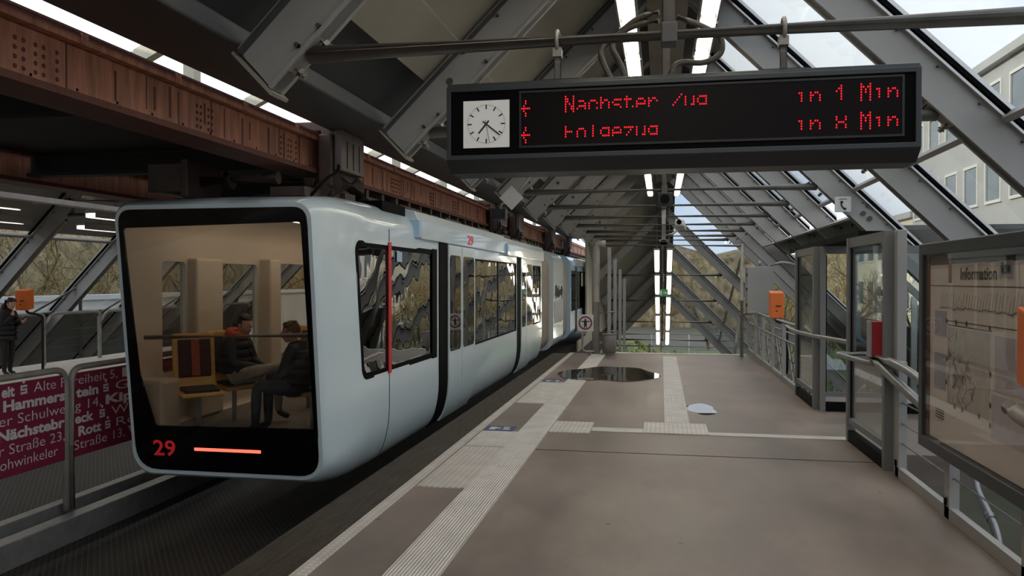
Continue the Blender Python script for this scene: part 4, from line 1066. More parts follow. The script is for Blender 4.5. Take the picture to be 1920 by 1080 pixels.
# ------------------------------------------------------------------ girders, deck and arches over the tracks
def girder(name, label, xc, near):
    g = thing(name, label, 'girder', (xc, 20, 2.94), 'rail girders')
    ya, yb = YB0, 75
    MB().box(xc - .12, xc + .12, ya, yb, 3.0, 3.33).build('web', 'red', g)
    MB().box(xc - .20, xc + .20, ya, yb, 2.945, 2.995).build('bottom_flange', 'redd', g)
    MB().box(xc - .20, xc + .20, ya, yb, 3.335, 3.385).build('top_flange', 'red', g)
    MB().box(xc - .07, xc + .07, ya, yb, 3.385, 3.44).build('rail', 'redd', g)
    MB().box(xc + .16, xc + .19, ya, yb, 3.41, 3.43).box(xc + .14, xc + .205, ya, yb, 3.385, 3.395).build('cable_strip', 'redd', g)
    if near:
        b = MB()
        def rv(y, z): b.ell((xc + .121, y, z), .012, .016, .016, 6, 4)
        for s in range(26):
            y0 = 4.75 + s * 1.8
            for a in (-.34, -.27, -.17, -.10, .02) if s % 2 == 0 else (-.12, -.06, .06, .12):
                for z in (3.06, 3.12, 3.18, 3.24): rv(y0 + a, z)
        b.build('rivets', 'redd', g, kind='stuff')
        b = MB()
        for s in range(60): b.ell((xc + .121, 3.7 + s * .42, 3.035), .006, .012, .012, 6, 4)
        b.build('flange_bolts', 'rubber', g)
        b = MB()
        for s in range(26): b.box(xc + .12, xc + .126, 4.75 + s * 1.8 + .10, 4.75 + s * 1.8 + .11, 3.0, 3.33)
        rs_ = random.Random(9)
        yq = 5.35
        while yq < 36:
            b.box(xc + .12, xc + .1225, yq, yq + rs_.uniform(.012, .035), rs_.uniform(3.0, 3.12), rs_.uniform(3.26, 3.33)); yq += rs_.uniform(.07, .42)
        b.build('rust_streaks', 'redd', g)
        for s in range(24): MB().box(xc + .195, xc + .215, 4.9 + s * 1.1, 4.96 + s * 1.1, 3.33, 3.41).build('clip', 'red', g)
        b = MB(); b.box(xc + .02, xc + .14, 9.8, yb, 2.80, 2.86)
        for s in range(50): b.box(xc + .0, xc + .17, 9.8 + s * .62, 9.9 + s * .62, 2.78, 2.945)
        b.build('conductor_rail', 'bogie', g)
    return g
girder('rail_girder', 'rust-red riveted rail girder running directly above the pale train', -4.15, True)
girder('rail_girder', 'dark red rail girder over the far track left of the train', -8.15, False)
struct(MB().box(-3.94, -3.62, YB0, 4.2, 3.44, 3.48), 'gap_sun_blocker', 'steel_dark')  # added out of view to keep a sun streak off the platform edge
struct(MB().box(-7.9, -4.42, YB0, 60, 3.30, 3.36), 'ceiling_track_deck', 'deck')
for q in range(14):
    y = 2.6 + q * 3.18
    t = thing('cross_girder', f'dark cross girder between the two rail girders, {ORD[q]} from the near end', 'girder', (-6.15, y, 3.0), 'cross girders over the tracks')
    MB().box(-7.94, -4.36, y - .10, y + .10, 3.02, 3.06).build('bottom_flange', 'deck', t); MB().box(-7.94, -4.36, y - .02, y + .02, 3.06, 3.29).build('web', 'deck', t)
def arch(y, label):
    t = thing('portal_arch', label, 'arch', (-6.15, y, 3.62), 'cream arches over the tracks')
    pts = [V((-6.15 + 2.26 * math.cos(a), y, 3.6 + 1.75 * math.sin(a))) for a in [math.pi * k / 14 for k in range(15)]]
    for i in range(1):
        b = MB()
        for p, q in zip(pts, pts[1:]): b.bar(p, q, .22, .16, (0, 1, 0))
        b.build('arch_rib', 'cream_steel', t)
    for x in (-4.69, -7.54): MB().box(x - .06, x + .06, y - .06, y + .06, 3.37, 4.9).build('arch_post', 'cream_steel', t)
    return t
for q in range(9): arch(7.4 + q * 3.18, f'cream steel arch above the rail girders, {ORD[q]} from the near end')

# ------------------------------------------------------------------ barrier with banner between the tracks
BX = -6.2
def barrier(y0, y1, label):
    t = thing('barrier_panel', label, 'barrier', (BX, (y0 + y1) / 2, -.74), 'banner barriers between the tracks')
    MB().tube(fillet([(BX, y0, -.74), (BX, y0, .76), (BX, y1, .76), (BX, y1, -.74)], .16, 6), .034, 12).build('frame', 'tie', t)
    return t
def bann(t, y0, y1):
    return MB().box(BX - .012, BX + .012, y0, y1, -.20, .70).build('banner', 'banner', t)
ba = barrier(4.95, 7.44, 'steel barrier with maroon street-name banner at the left picture edge')
bb_ = barrier(7.52, 10.05, 'steel barrier with maroon street-name banner partly behind the train front')
n1 = bann(ba, 5.0, 7.41); n2 = bann(bb_, 7.555, 10.0)
def U(u): return 7043.0 / (1070.0 - u)   # along-track place on the barrier line
DY = V((0, 1, 0))
def btext(parent, s, y, z, fit, bold):
    text_mb(s, .145, (BX + .0125, y, z), DY, UZ, .0055 if bold else -.0010, .0012, fit).build('lettering', 'bantxt', parent)
def smark(parent, y, z):
    b = MB(); x = BX + .0125; w = .085; h = .021
    for k in range(3): b.box(x, x + .0013, y, y + w, z + k * .034, z + k * .034 + h)
    b.box(x, x + .0013, y + w - .022, y + w, z + .02, z + .036).box(x, x + .0013, y, y + .022, z + .05, z + .07)
    b.prism([(x, y + w * .5 + .018 * math.cos(k * .785), z + .122 + .018 * math.sin(k * .785)) for k in range(8)], (.0013, 0, 0))
    b.build('round_mark', 'bantxt', parent)
rows = [.575, .437, .297, .157, .015, -.125]
def seg(par, s, u0, u1, row, bold, slope=0):
    y0, y1 = U(u0), U(u1); btext(par, s, y0, rows[row], y1 - y0, bold)
seg(n1, 'eit', 1, 26, 0, True); smark(n1, U(37), rows[0]); seg(n1, 'Alte F', 62, 121, 0, False)
seg(n1, 'Hammers', 4, 120, 1, True)
seg(n1, 'er Schulwe', -4, 120, 2, False)
seg(n1, 'Nächstebr', -8, 119, 3, True)
seg(n1, 'r Straße 23,', -4, 119, 4, False)
seg(n1, 'Vohwinkeler', -20, 106, 5, False)
seg(n2, 'reiheit 5,', 136, 215, 0, False); seg(n2, 'Bro', 224, 285, 0, True)
seg(n2, 'tein', 140, 181, 1, True); smark(n2, U(190), rows[1]); seg(n2, 'Gol', 212, 262, 1, False)
seg(n2, 'g 14,', 138, 186, 2, False); seg(n2, 'Kipdorf', 194, 300, 2, True)
seg(n2, 'eck', 138, 172, 3, True); smark(n2, U(183), rows[3]); seg(n2, 'Witten', 204, 285, 3, False)
seg(n2, 'Rott', 144, 186, 4, True); smark(n2, U(193), rows[4]); seg(n2, 'Röding', 213, 300, 4, False)
seg(n2, 'Straße 13,', 136, 228, 5, False); seg(n2, 'W', 234, 258, 5, True)

# ------------------------------------------------------------------ opposite platform
pr0 = pl0 = None
for i, y in enumerate(YK[NB-1:]):
    la = f'grey rafter on the glazed side of the opposite platform, {ORD[i]} from the near end'
    lb = f'rafter end on the track side of the opposite platform, {ORD[i]} from the near end'
    if pr0 is None:
        pr0 = make_rafter('rafter', la, MX, -1, y, -2.2, 'glazed side rafters of the opposite platform'); pl0 = make_rafter('rafter', lb, MX, 1, y, 0, 'track side rafters of the opposite platform', eave=True, glazed=False); p0y = y
    else: dup(pr0, (0, y - p0y, 0), la); dup(pl0, (0, y - p0y, 0), lb)
struct(slope_panel('', '', MX, 1, 0, 3.2, .62, YB0, 40), 'ceiling_opposite_inner', 'ceil')
struct(slope_panel('', '', MX, -1, 0, 3.70, .62, YB0, 40), 'ceiling_opposite_outer', 'ridgep')
struct(MB().box(-9.55, -9.35, YB0, 40, 2.90, 2.98), 'ceiling_opposite_eave_beam', 'tie')
YL = YK[NB-1:]
for i in range(len(YL) - 1):
    window_bay(YL[i], YL[i + 1], MX, -1, 3.74, 5.85, purlin=True)
    struct(slope_panel('', '', MX, -1, 5.88, 8.6, .58, YL[i] + .1, YL[i + 1] - .05, th=.03), f'wall_opposite_lower_{i}', 'panelpale')
    t = thing('wind_brace', f'crossed grey wind braces in the opposite glazing, {ORD[i]} bay from the near end', 'brace', (MX - 6, YL[i] + 1.6, 0), 'wind braces of the opposite platform')
    P = lambda d, y: V((MX - d, y, 6.05 + .40 - d))
    MB().bar(P(5.0, YL[i] + .2), P(7.4, YL[i + 1]), .11, .02, (-1, 0, 1)).build('brace', 'tie', t)
    MB().bar(P(7.4, YL[i] + .2), P(5.0, YL[i + 1]), .11, .02, (-1, 0, 1)).build('brace', 'tie', t)
tt0 = None
for i, y in enumerate(YL):
    lb = f'grey tie pipe across the opposite platform roof, {ORD[i]} from the near end'
    if tt0 is None:
        tt0 = copy_tree(tie0); tt0.location = V((MX, y, 3.38)); tt0['label'] = lb; tt0['group'] = 'tie pipes of the opposite roof'; ROOT[tt0] = V((MX, y, 3.38)); tt0y = y
    else: dup(tt0, (0, y - tt0y, 0), lb)
lo = None
for q in range(8):
    y = YL[q] + .1 + 3.18 - .75
    for s, nm, x, z in ((0, 'inner', -11.4, 3.0), (1, 'outer', -14.2, 3.0)):
        lb = f'lit lamp under the opposite roof, {nm} row, {ORD[q]} from the near end'
        if lo is None:
            lo = make_lamp(lb, x, y, z, 1, 0, 1.5, 'fluorescent lamps of the opposite platform', stem=.22); lop = V((x, y, z))
        else: dup(lo, V((x, y, z)) - lop, lb)
RX = -14.25; PZ = -.3
t = thing('platform_railing', 'grey pipe railing with wires along the back of the opposite platform', 'railing', (RX, 16, PZ))
for q in range(9):
    y = 8.8 + q * 1.9
    MB().box(RX - .03, RX + .03, y - .04, y + .04, PZ, .78).build('post', 'steel', t)
    MB().tube(fillet([(RX, y, .55), (RX + .02, y + .25, .90), (RX + .02, y + 1.85, .90), (RX, y + 1.95, .75)], .15), .038, 10).build('handrail', 'galv', t)
for z in (-.1, .1, .3, .5): MB().cyl((RX, 8.8, z), (RX, 24, z), .008, 6).build('wire', 'galv', t)
t = validator('orange ticket validator on the opposite platform beside the standing woman', -13.45, 14.95, 1.05, .46, .30, .2, PZ)

# ------------------------------------------------------------------ people
def figure(name, label, base, J, B, mats, head, extra=None):
    """J joints {name: (pos, radius)}, B bones [(a, b, material)], head = (centre, forward, up)"""
    names = list(J); idx = {k: i for i, k in enumerate(names)}
    me = D.meshes.new('skel'); me.from_pydata([J[k][0] for k in names], [(idx[a], idx[b_]) for a, b_, _ in B], [])
    o = D.objects.new('skel', me); COL.objects.link(o)
    sk = o.modifiers.new('skin', 'SKIN'); sk.use_smooth_shade = True
    for i, k in enumerate(names):
        r = J[k][1]; me.skin_vertices[0].data[i].radius = (r, r) if not isinstance(r, tuple) else r
        me.skin_vertices[0].data[i].use_root = (i == 0)
    ss = o.modifiers.new('sub', 'SUBSURF'); ss.levels = 2; ss.render_levels = 2
    dg = bpy.context.evaluated_depsgraph_get(); m2 = D.meshes.new_from_object(o.evaluated_get(dg)); D.objects.remove(o)
    segs = [(V(J[a][0]), V(J[b_][0]), mats.index(m)) for a, b_, m in B]
    hc, fw, up = V(head[0]), V(head[1]).normalized(), V(head[2]).normalized(); sd = fw.cross(up)
    # head with face
    rot = Matrix((sd, fw, up)).transposed()
    hb = MB(); hb.ell(hc, .073, .092, .112, 16, 12, rot)
    hb.ell(hc + fw * .035 - up * .055, .050, .056, .060, 12, 8, rot)              # jaw
    hb.ell(hc + fw * .098 - up * .018, .013, .020, .024, 8, 6, rot)               # nose
    for s in (-1, 1):
        hb.ell(hc + sd * (.074 * s) - up * .012 - fw * .008, .010, .022, .032, 8, 6, rot)  # ears
        hb.ell(hc + sd * (.030 * s) + fw * .083 + up * .012, .012, .009, .007, 8, 6, rot)
    hb.ell(hc + fw * .090 - up * .058, .022, .010, .008, 8, 6, rot)                # mouth
    bm = bmesh.new(); bm.from_mesh(m2)
    nb0 = len(bm.faces)
    vs = [bm.verts.new(p) for p in hb.v]
    for f in hb.f: bm.faces.new([vs[i] for i in f])
    bm.faces.ensure_lookup_table()
    skin_i = mats.index('skin')
    for k, f in enumerate(bm.faces):
        f.smooth = True
        if k >= nb0: f.material_index = skin_i; continue
        c = f.calc_center_median(); best = None
        for a, b_, mi_ in segs:
            ab = b_ - a; tt = max(0, min(1, (c - a).dot(ab) / max(ab.length_squared, 1e-9))); d = (c - a - ab * tt).length + (.2 if mi_ == skin_i and (c - a - ab * tt).length > .045 and (c - hc).length > .16 else 0)
            if best is None or d < best[0]: best = (d, mi_)
        f.material_index = best[1]
    base = V(base); bmesh.ops.translate(bm, verts=bm.verts, vec=-base)
    m3 = D.meshes.new('body'); bm.to_mesh(m3); bm.free(); D.meshes.remove(m2)
    for m in mats: m3.materials.append(M[m])
    p = D.objects.new(name, m3); COL.objects.link(p); p.location = base; ROOT[p] = base
    p['label'] = label; p['category'] = 'person'
    return p, hc, fw, up, sd, rot
def hand(J, B, key, wrist, d, curl, side, sleeve):
    """palm and five fingers growing from the wrist along d; curl bends towards curl vector"""
    w = V(wrist); d = V(d).normalized(); c = V(curl).normalized(); s = d.cross(c).normalized() * side
    J[key + 'palm'] = (tuple(w + d * .065), (.034, .02)); B.append((key, key + 'palm', 'skin'))
    for f, (o, L) in enumerate(((-.028, .062), (-.010, .074), (.010, .070), (.027, .055))):
        a = w + d * .10 + s * o; b_ = a + (d * .75 + c * .45).normalized() * L * .55; e = b_ + (d * .25 + c * .9).normalized() * L * .5
        J[key + f'f{f}a'] = (tuple(a), .010); J[key + f'f{f}b'] = (tuple(b_), .009); J[key + f'f{f}c'] = (tuple(e), .008)
        B += [(key + 'palm', key + f'f{f}a', 'skin'), (key + f'f{f}a', key + f'f{f}b', 'skin'), (key + f'f{f}b', key + f'f{f}c', 'skin')]
    a = w + d * .035 - s * .032; b_ = a + (d * .6 - s * .5 + c * .4).normalized() * .038; e = b_ + (d * .7 + c * .6).normalized() * .03
    J[key + 'ta'] = (tuple(a), .012); J[key + 'tb'] = (tuple(b_), .010); J[key + 'tc'] = (tuple(e), .009)
    B += [(key + 'palm', key + 'ta', 'skin'), (key + 'ta', key + 'tb', 'skin'), (key + 'tb', key + 'tc', 'skin')]

def hair_cap(p, hc, fw, up, sd, rot, m, long=False, cap=False):
    b = MB()
    tmp = MB(); tmp.ell(hc + up * .018 - fw * .012, .083, .100, .112, 18, 12, rot)
    keep = lambda q: (q - hc).dot(up) > (.045 if (q - hc).dot(fw) > .03 else -.06)
    ok = [keep(q) for q in tmp.v]
    fs = [f for f in tmp.f if all(ok[i] for i in f)]
    b.add(tmp.v, fs, True)
    for k in range(16):
        a = R.uniform(-2.6, 2.6); q = hc + up * R.uniform(.06, .11) - fw * math.cos(a) * .05 + sd * math.sin(a) * .06
        b.ell(q, .03, .035, .018, 8, 5, rot)
    if long:
        for s in (-1, 0, 1):
            b.tube([hc + up * .04 - fw * .07 + sd * (.055 * s), hc - up * .08 - fw * .09 + sd * (.07 * s), hc - up * .22 - fw * .075 + sd * (.075 * s), hc - up * .34 - fw * .05 + sd * (.06 * s)], [.045, .055, .05, .02], 10)
    return b.build('hair', m, p)

# standing woman on the opposite platform
wx, wy, wz = -13.42, 14.45, PZ
K = lambda x, y, z: (wx + x, wy + y, wz + z)
J = {'hip': (K(0, 0, .90), (.19, .16)), 'belly': (K(-.01, 0, 1.05), (.195, .17)), 'chest': (K(0, 0, 1.22), (.19, .16)), 'neck': (K(.03, 0, 1.39), .055), 'headb': (K(.075, 0, 1.45), .05),
     'shl': (K(.02, -.16, 1.31), .068), 'ell': (K(.05, -.22, 1.06), .055), 'wl': (K(.22, -.10, 1.27), .04),
     'shr': (K(.02, .16, 1.31), .068), 'elr': (K(.05, .22, 1.05), .055), 'wr': (K(.28, .10, 1.13), .04),
     'hl': (K(0, -.085, .86), .095), 'kl': (K(.03, -.09, .47), .065), 'al': (K(0, -.09, .09), .042), 'tl': (K(.14, -.10, .035), .036),
     'hr': (K(0, .085, .86), .095), 'kr': (K(.01, .09, .47), .065), 'ar': (K(-.03, .09, .09), .042), 'tr': (K(.11, .10, .035), .036)}
B = [('hip', 'belly', 'jacketb'), ('belly', 'chest', 'jacketb'), ('chest', 'neck', 'jacketb'), ('neck', 'headb', 'jacketb'), ('chest', 'shl', 'jacketb'), ('shl', 'ell', 'jacketb'), ('ell', 'wl', 'jacketb'), ('chest', 'shr', 'jacketb'), ('shr', 'elr', 'jacketb'), ('elr', 'wr', 'jacketb'),
     ('hip', 'hl', 'jacketb'), ('hl', 'kl', 'jacket'), ('kl', 'al', 'jacket'), ('al', 'tl', 'shoe'), ('hip', 'hr', 'jacketb'), ('hr', 'kr', 'jacket'), ('kr', 'ar', 'jacket'), ('ar', 'tr', 'shoe')]
hand(J, B, 'wl', J['wl'][0], (-.3, .5, .9), (-.5, 0, .4), 1, 'jacketb'); hand(J, B, 'wr', J['wr'][0], (.8, -.3, .3), (-.1, -.3, .9), -1, 'jacketb')
pw = figure('person', 'person in dark puffer coat standing on the opposite platform looking at a phone', (wx, wy, wz), J, B, ['jacketb', 'jacket', 'skin', 'shoe'], (K(.095, 0, 1.51), (.9, -.15, -.32), (.3, 0, .95)))
hair_cap(*pw, 'hair', long=True)
b = MB()
for k in range(5):
    b.tube([K(.14 * math.cos(a) - .005, .155 * math.sin(a), .80 + k * .105) for a in [math.pi * 2 * q / 14 for q in range(15)]], .055, 8, False)
b.build('coat_quilting', 'jacketb', pw[0])
t = thing('mobile_phone', 'dark mobile phone held in the standing woman\'s hand', 'phone', (wx + .40, wy + .03, wz + 1.17)); 
MB().obox((wx + .40, wy + .04, wz + 1.23), (.03, .02, .03), (-.018, .03, 0), (.003, .002, -.005)).build('body', 'black_gloss', t)

# seated passenger on the left seat, orange hood
def seated(label, bx, by, dirx, mats, lean, headf, zs=0.0, crossed=False, trousers='jeans', jk='jacket', hairm='hair', headz=1.13, hoodm=None, tw=0):
    s = dirx
    K = lambda f, l, z: (bx + s * f, by + l, z + zs)
    J = {'hip': (K(0, 0, .56), (.15, .14)), 'belly': (K(.0 + lean * .3, 0, .70), (.155, .135)), 'chest': (K(.02 + lean * .7, 0, .88), (.165, .135)), 'neck': (K(.05 + lean, 0, 1.02), .06), 'headb': (K(.08 + lean, 0, 1.08), .05),
         'shl': (K(.03 + lean * .8, -.18, .96), .075), 'ell': (K(.10 + lean * .8, -.25, .70), .062), 'wl': (K(.33 + lean, -.10, .66), .042),
         'shr': (K(.03 + lean * .8, .18, .96), .075), 'elr': (K(.10 + lean * .8, .25, .70), .062), 'wr': (K(.33 + lean, .08, .64), .042),
         'hl': (K(.08, -.10, .53), .098), 'kl': (K(.50, -.13, .56), .070), 'hr': (K(.08, .10, .53), .098), 'kr': (K(.50, .13, .55), .070)}
    if crossed:
        J['kl'] = (K(.44, -.30, .64), .072); J['al'] = (K(.62, .06, .66), .05); J['tl'] = (K(.70, .16, .66), .042)
    else:
        J['al'] = (K(.52, -.13, .10), .045); J['tl'] = (K(.66, -.14, .045), .04)
    J['ar'] = (K(.50, .13, .10), .045); J['tr'] = (K(.64, .14, .045), .04)
    B = [('hip', 'belly', jk), ('belly', 'chest', jk), ('chest', 'neck', jk), ('neck', 'headb', 'skin'), ('chest', 'shl', jk), ('shl', 'ell', jk), ('ell', 'wl', jk), ('chest', 'shr', jk), ('shr', 'elr', jk), ('elr', 'wr', jk),
         ('hip', 'hl', trousers), ('hl', 'kl', trousers), ('kl', 'al', trousers), ('al', 'tl', 'shoe'), ('hip', 'hr', trousers), ('hr', 'kr', trousers), ('kr', 'ar', trousers), ('ar', 'tr', 'shoe')]
    hand(J, B, 'wl', J['wl'][0], (s * .6, .6, -.2), (0, .3, -.9), 1, jk); hand(J, B, 'wr', J['wr'][0], (s * .6, -.6, -.2), (0, -.3, -.9), -1, jk)
    p = figure('person', label, (bx, by, zs + .45), J, B, [jk, trousers, 'skin', 'shoe'], (K(.115 + lean, 0, headz), headf, (s * .08, 0, 1)))
    hair_cap(*p, hairm)
    if hoodm:
        b = MB(); c = V(K(.02 + lean, 0, 1.02))
        b.tube([c + V((s * .085 * math.cos(a), .12 * math.sin(a), .025 - .03 * math.cos(a))) for a in [math.pi * 2 * q / 16 for q in range(17)]], .045, 8, False)
        b.tube([c + V((-s * .06, -.08, .01)), c + V((-s * .11, 0, -.04)), c + V((-s * .06, .08, .01))], .06, 8)
        b.build('hood', hoodm, p[0])
    else:
        b = MB(); c = V(K(.03 + lean, 0, 1.0))
        b.tube([c + V((s * .075 * math.cos(a), .09 * math.sin(a), .02 - .02 * math.cos(a))) for a in [math.pi * 2 * q / 16 for q in range(17)]], .032, 8, False); b.build('collar', jk, p[0])
    b = MB()
    for z in (.62, .72, .82, .91):
        c = V(K((z - .56) / .46 * lean, 0, z)); b.tube([c + V((.14 * math.cos(a), .165 * math.sin(a), 0)) for a in [math.pi * 2 * q / 14 for q in range(15)]], .05, 8, False)
    b.build('jacket_body', jk, p[0])
    return p
seated('seated passenger in a dark jacket with orange hood behind the windscreen', -5.02, 8.78, 1, None, .02, (.97, -.22, -.05), .02, True, 'jeans', 'jacket', 'hair', 1.155, 'hood')
seated('seated passenger in a black jacket on the right, facing left behind the windscreen', -3.86, 8.22, -1, None, .05, (-.95, -.25, -.10), -.02, False, 'jeansb', 'jacketb', 'hairl', 1.15)

# ------------------------------------------------------------------ surroundings
struct(MB().box(-150, 150, -60, 300, -7.3, -7.0), 'ground', 'road')
b = MB().box(-30, 40, 74, 100, -6.998, -6.95); b.build('meadow', 'grass', kind='structure')
t = thing('river_wall', 'long pale wall beyond the opposite platform glazing', 'wall', (-25, 40, -7)); MB().box(-23.4, -23, 8, 90, -7, .9).build('wall', 'wallw', t); MB().box(-23.5, -22.9, 8, 90, .9, 1.1).build('coping', 'signw', t)
def building(label, x0, x1, y0, y1, z1, m, rows_, cols, zs=0.0, face='x', sill=1.1):
    t = thing('building', label, 'building', ((x0 + x1) / 2, (y0 + y1) / 2, -7))
    MB().box(x0, x1, y0, y1, -7, z1).build('wall', m, t)
    MB().box(x0 - .3, x1 + .3, y0 - .3, y1 + .3, z1, z1 + .35).build('roof', 'greyfac', t)
    W = (y1 - y0) / cols; H = (z1 - zs) / rows_
    for r_ in range(rows_):
        for c_ in range(cols):
            yy = y0 + W * (c_ + .5); zz = zs + H * (r_ + .5)
            fx = x0 if x0 > 0 else x1; sg_ = -1 if x0 > 0 else 1
            f = MB(); ring_prism(f, [(-W * .34, -H * .3), (W * .34, -H * .3), (W * .34, H * .3), (-W * .34, H * .3)], [(-W * .30, -H * .26), (W * .30, -H * .26), (W * .30, H * .26), (-W * .30, H * .26)], (fx, yy, zz), (0, 1, 0), (0, 0, 1), (sg_, 0, 0), .08)
            f = f.build('window', 'signw', t); MB().box(fx - .03, fx + .03, yy - W * .3, yy + W * .3, zz - H * .26, zz + H * .26).build('pane', 'winb', f)
    return t
def ridge_hill(name, pts, m, seed):
    r = random.Random(seed); b = MB(); vs = []; fs = []
    for (x, y, z, w_) in pts: vs += [(x, y, -7), (x + w_[0], y + w_[1], z + r.uniform(-1.2, 1.2)), (x + 3 * w_[0], y + 3 * w_[1], z + (21 if x < -41 and w_[1] == 0 else 2.5 + r.uniform(-1.5, 2))), (x + 6 * w_[0], y + 6 * w_[1], -7)]
    for i in range(len(pts) - 1):
        for k in range(3): fs.append((i * 4 + k, i * 4 + k + 1, i * 4 + 5 + k, i * 4 + 4 + k))
    return b.add(vs, fs, True).build(name, m, kind='structure')
ridge_hill('hill_left', [(-42, y, 1, (-8, 0)) for y in range(-140, 200, 10)], 'hillside', 2)  # crest raised out of view to keep low sun off the opposite platform
ridge_hill('hill_end', [(x, 150, 5.5, (0, 5)) for x in range(-70, 120, 8)], 'hillside', 3)
ridge_hill('hill_right', [(26, y, 4.0, (4, 0)) for y in range(46, 160, 6)], 'hillside', 4)
c1 = thing('building', 'cream sunlit building with ribbed cladding outside the right glazing', 'building', (17, 24, -7))
MB().box(13.2, 22, 16, 31, -7, 12.5).build('wall', 'cream', c1)
b = MB()
for q in range(37): b.box(13.08, 13.2, 16.2 + q * .4, 16.38 + q * .4, 4.4, 12.3)
b.build('ribbed_cladding', 'cream', c1)
MB().box(12.9, 13.2, 15.8, 31.2, 3.7, 4.3).build('ledge', 'greyfac', c1); MB().box(12.9, 22.2, 15.8, 31.2, 12.5, 12.9).build('roof', 'greyfac', c1)
for q in range(5): MB().box(13.1, 13.22, 16.8 + q * 2.9, 18.9 + q * 2.9, .2, 3.2).build('window', 'winb', c1)
building('grey office building with rows of windows outside the right glazing', 13.5, 22, 32.5, 47, 10.5, 'greyfac', 4, 6, -2)
building('pale house farther along the right side beyond the stair roof', 15, 24, 52, 66, 5.5, 'cream', 3, 5, -4)

def tree_mesh(seed, H, spread, n0=7, twigs=5, droop=0.0):
    r = random.Random(seed); b1 = MB(); b2 = MB()
    def grow(p, d, L, rad, lvl):
        n = 3 if lvl < 3 else 2; path = [p]; q = p; dd = d.copy()
        for k in range(n):
            dd = (dd + V((r.gauss(0, .16), r.gauss(0, .16), r.gauss(.03, .10)))).normalized(); q = q + dd * (L / n); path.append(q)
        (b1 if lvl < 3 else b2).tube(path, [rad * (1 - .45 * k / n) for k in range(n + 1)], 6 if lvl < 2 else 3, False)
        if lvl == 4: return
        m = [n0, 6, 6, twigs][lvl]
        for k in range(m):
            tt = r.uniform(.35, 1.0) if lvl else r.uniform(.3, 1.0)
            i = min(n - 1, int(tt * n)); s = path[i].lerp(path[i + 1], tt * n - i)
            a = r.uniform(0, 6.283); e = r.uniform(.5, 1.05)
            ax = basis(dd); nd = (dd * math.cos(e) + ax[1] * math.sin(e) * math.cos(a) * spread + ax[2] * math.sin(e) * math.sin(a) * spread + V((0, 0, .15))).normalized()
            grow(s, nd, L * r.uniform(.42, .62), rad * .42, lvl + 1)
    grow(V((0, 0, 0)), V((0, 0, 1)), H * .62, H * .022, 0)
    return b1, b2
def tree(label, seed, H, spread, loc, tw='twig', grp=None):
    b1, b2 = tree_mesh(seed, H, spread); L = V(loc)
    t = thing('bare_tree', label, 'tree', loc, grp)
    for b, nm, m in ((b1, 'trunk', 'bark'), (b2, 'twigs', tw)):
        b.v = [p + L for p in b.v]; b.build(nm, m, t)
    return t
T1 = tree('bare winter tree with yellowish twigs, nearest behind the opposite glazing', 11, 12.5, 1.15, (-31, 27, -7), grp='bare trees beyond the opposite platform')
T2 = tree('bare winter tree with yellowish twigs beyond the opposite glazing, second from the left', 23, 11.5, 1.25, (-32.5, 32, -7), grp='bare trees beyond the opposite platform')
def tcopy(src, loc, rz, sc, label, grp):
    c = copy_tree(src); c.location = loc; c.rotation_euler = (0, 0, rz); c.scale = (sc, sc, sc); c['label'] = label; c['group'] = grp; return c
for i, (x, y, rz, s) in enumerate(((-31, 37, 1.1, 1.05), (-31.5, 42, 2.3, 1.05), (-32, 47, 3.0, 1.1), (-31, 22, 4.2, .95), (-38, 30, 5.1, 1.15), (-31, 53, .7, 1.1), (-32, 60, 2.9, 1.1), (-38, 40, 2.2, 1.2), (-38, 50, 3.7, 1.2), (-39, 61, 1.7, 1.2), (-31, 67, 4.7, 1.1))):
    tcopy((T1, T2)[i % 2], (x, y, -7), rz, s, f'bare winter tree beyond the opposite platform, {ORD[i+2]} of the row', 'bare trees beyond the opposite platform')
for i, (x, y, rz, s) in enumerate(((10.5, 35, 1, .72), (11, 41, 2, .80), (10, 47, 3.3, .78), (11.5, 54, 4, .85), (9.5, 61, 5, .9), (12, 68, .4, .95), (11.3, 14.5, .9, .55))):
    tcopy((T2, T1)[i % 2], (x, y, -7), rz, s, f'bare tree outside the right glazing, {ORD[i]} from the near end' if i < 6 else 'small bare tree outside the right glazing behind the board', 'bare trees outside the right glazing')
for i, (x, y, rz, s) in enumerate(((-12, 110, 1, 1.1), (-6, 101, 2, 1.1), (0, 98, 3, .95), (6, 104, 4, 1.15), (12, 99, 5, 1.05), (18, 95, 0.5, 1.1), (-18, 94, 2.5, 1.1))):
    tcopy((T1, T2)[i % 2], (x, y, -7), rz, s, f'bare tree beyond the meadow at the end of the line, {ORD[i]} from the left' if i < 6 else 'bare tree beyond the meadow, leftmost of the row', 'bare trees beyond the meadow')
def bush(label, loc, rx, ry, rz, seed, n=420):
    r = random.Random(seed); b = MB(); L = V(loc)
    for k in range(n):
        d = V((r.gauss(0, 1), r.gauss(0, 1), r.gauss(0, 1))).normalized(); q = r.uniform(.6, 1)
        p = L + V((d.x * rx * q, d.y * ry * q, rz + d.z * rz * q)); s = r.uniform(.18, .34)
        e1 = V((r.gauss(0, 1), r.gauss(0, 1), r.gauss(0, 1))).normalized() * s; e2 = e1.orthogonal().normalized() * s * .7
        b.add([p - e1, p - e2, p + e1, p + e2], [(0, 1, 2, 3)])
    t = thing('shrub', label, 'shrub', loc, 'shrubs outside')
    b.build('leaves', 'leaf', t); MB().cyl(L, L + V((0, 0, rz)), .12, 6).build('stem', 'bark', t); return t
bush('yellow-green shrub outside the right glazing nearest the stairs', (9.5, 44, -7), 2.2, 3.2, 2.6, 1)
bush('yellow-green shrub outside the right glazing behind the stair roof', (8.0, 52, -7), 2.4, 3.4, 2.4, 2)
bush('low green shrub beyond the end of the stair roof', (1.5, 70, -7), 4.5, 2.5, 1.3, 3)
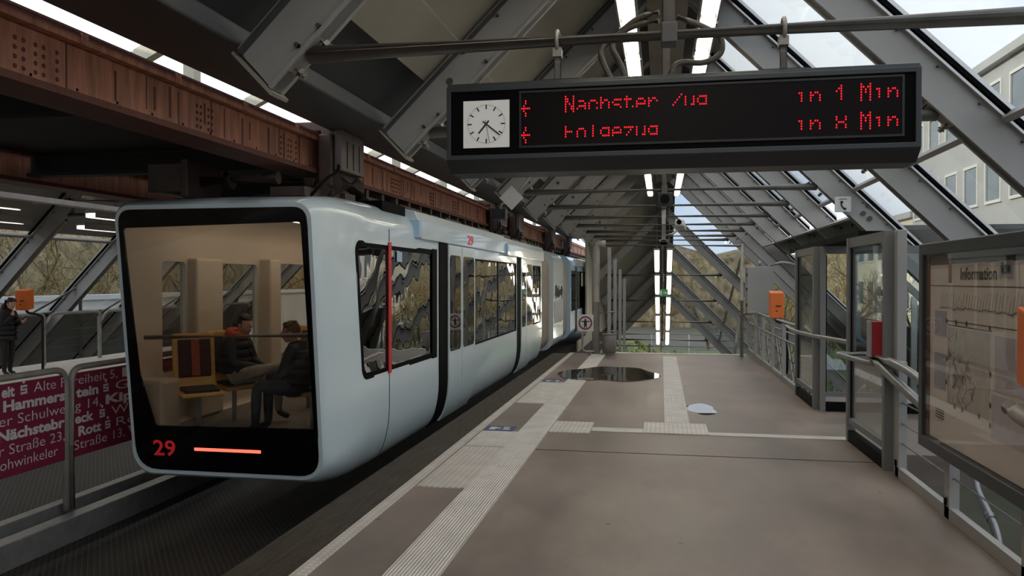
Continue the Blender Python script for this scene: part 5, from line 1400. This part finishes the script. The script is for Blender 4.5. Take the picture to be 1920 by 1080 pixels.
bush('green shrub at the left of the meadow beyond the stair roof', (-3.5, 76, -7), 3.5, 2.5, 1.6, 4)
t = thing('stair_end_railing', 'grey pipe railing at the foot of the falling stair roof', 'railing', (0, 51, -3.5))
for z in (-2.45, -2.05, -1.7): MB().cyl((-3.0, 51, z), (4.6, 51, z), .05, 8).build('rail', 'galv', t)
for x in (-2.9, -.6, .1, 1.7, 4.5): MB().cyl((x, 51, -7), (x, 51, -1.7), .06, 8).build('post', 'galv', t)

# ------------------------------------------------------------------ sky, sun, camera
w = D.worlds.new('sky'); SC.world = w; w.use_nodes = True
nt = w.node_tree; n = nt.nodes; l = nt.links; n.clear()
o = n.new('ShaderNodeOutputWorld'); bg = n.new('ShaderNodeBackground'); tc = n.new('ShaderNodeTexCoord')
mp = n.new('ShaderNodeMapping'); mp.inputs['Scale'].default_value = (1, 1, 2.2)
nz = n.new('ShaderNodeTexNoise'); nz.inputs['Scale'].default_value = 2.2; nz.inputs['Detail'].default_value = 7
rp = n.new('ShaderNodeValToRGB'); rp.color_ramp.elements[0].position = .33; rp.color_ramp.elements[1].position = .50
rp.color_ramp.elements[0].color = (.52, .68, .95, 1); rp.color_ramp.elements[1].color = (.97, .98, 1.0, 1)
l.new(tc.outputs['Generated'], mp.inputs[0]); l.new(mp.outputs[0], nz.inputs['Vector']); l.new(nz.outputs['Fac'], rp.inputs[0]); l.new(rp.outputs[0], bg.inputs[0])
bg.inputs[1].default_value = 1.9; l.new(bg.outputs[0], o.inputs[0])
sl = D.lights.new('sun', 'SUN'); sl.energy = 5.0; sl.angle = .01; sl.color = (1, .88, .68)
so = D.objects.new('sun', sl); COL.objects.link(so); so.location = (-30, -20, 30)
so.rotation_euler = V((.86, .30, -.285)).to_track_quat('-Z', 'Y').to_euler()
cam = D.cameras.new('camera'); co = D.objects.new('camera', cam); COL.objects.link(co); SC.camera = co
cam.sensor_width = 36; cam.lens = 36 * 1498 / 1920; cam.clip_end = 600; cam.clip_start = .05
psi = math.atan(280 / 1498); pit = -math.atan(15 * math.cos(psi) / 1498)
co.location = (0, 0, 1.7); co.rotation_euler = (math.pi / 2 + pit, 0, psi)
SC.view_settings.view_transform = 'Standard'; SC.view_settings.look = 'None'; SC.view_settings.gamma = 1; SC.view_settings.exposure = -.32
SC.view_settings.use_curve_mapping = False
SC.cycles.max_bounces = 10; SC.cycles.transparent_max_bounces = 24; SC.cycles.caustics_reflective = False; SC.cycles.caustics_refractive = False
SC.cycles.sample_clamp_indirect = 8
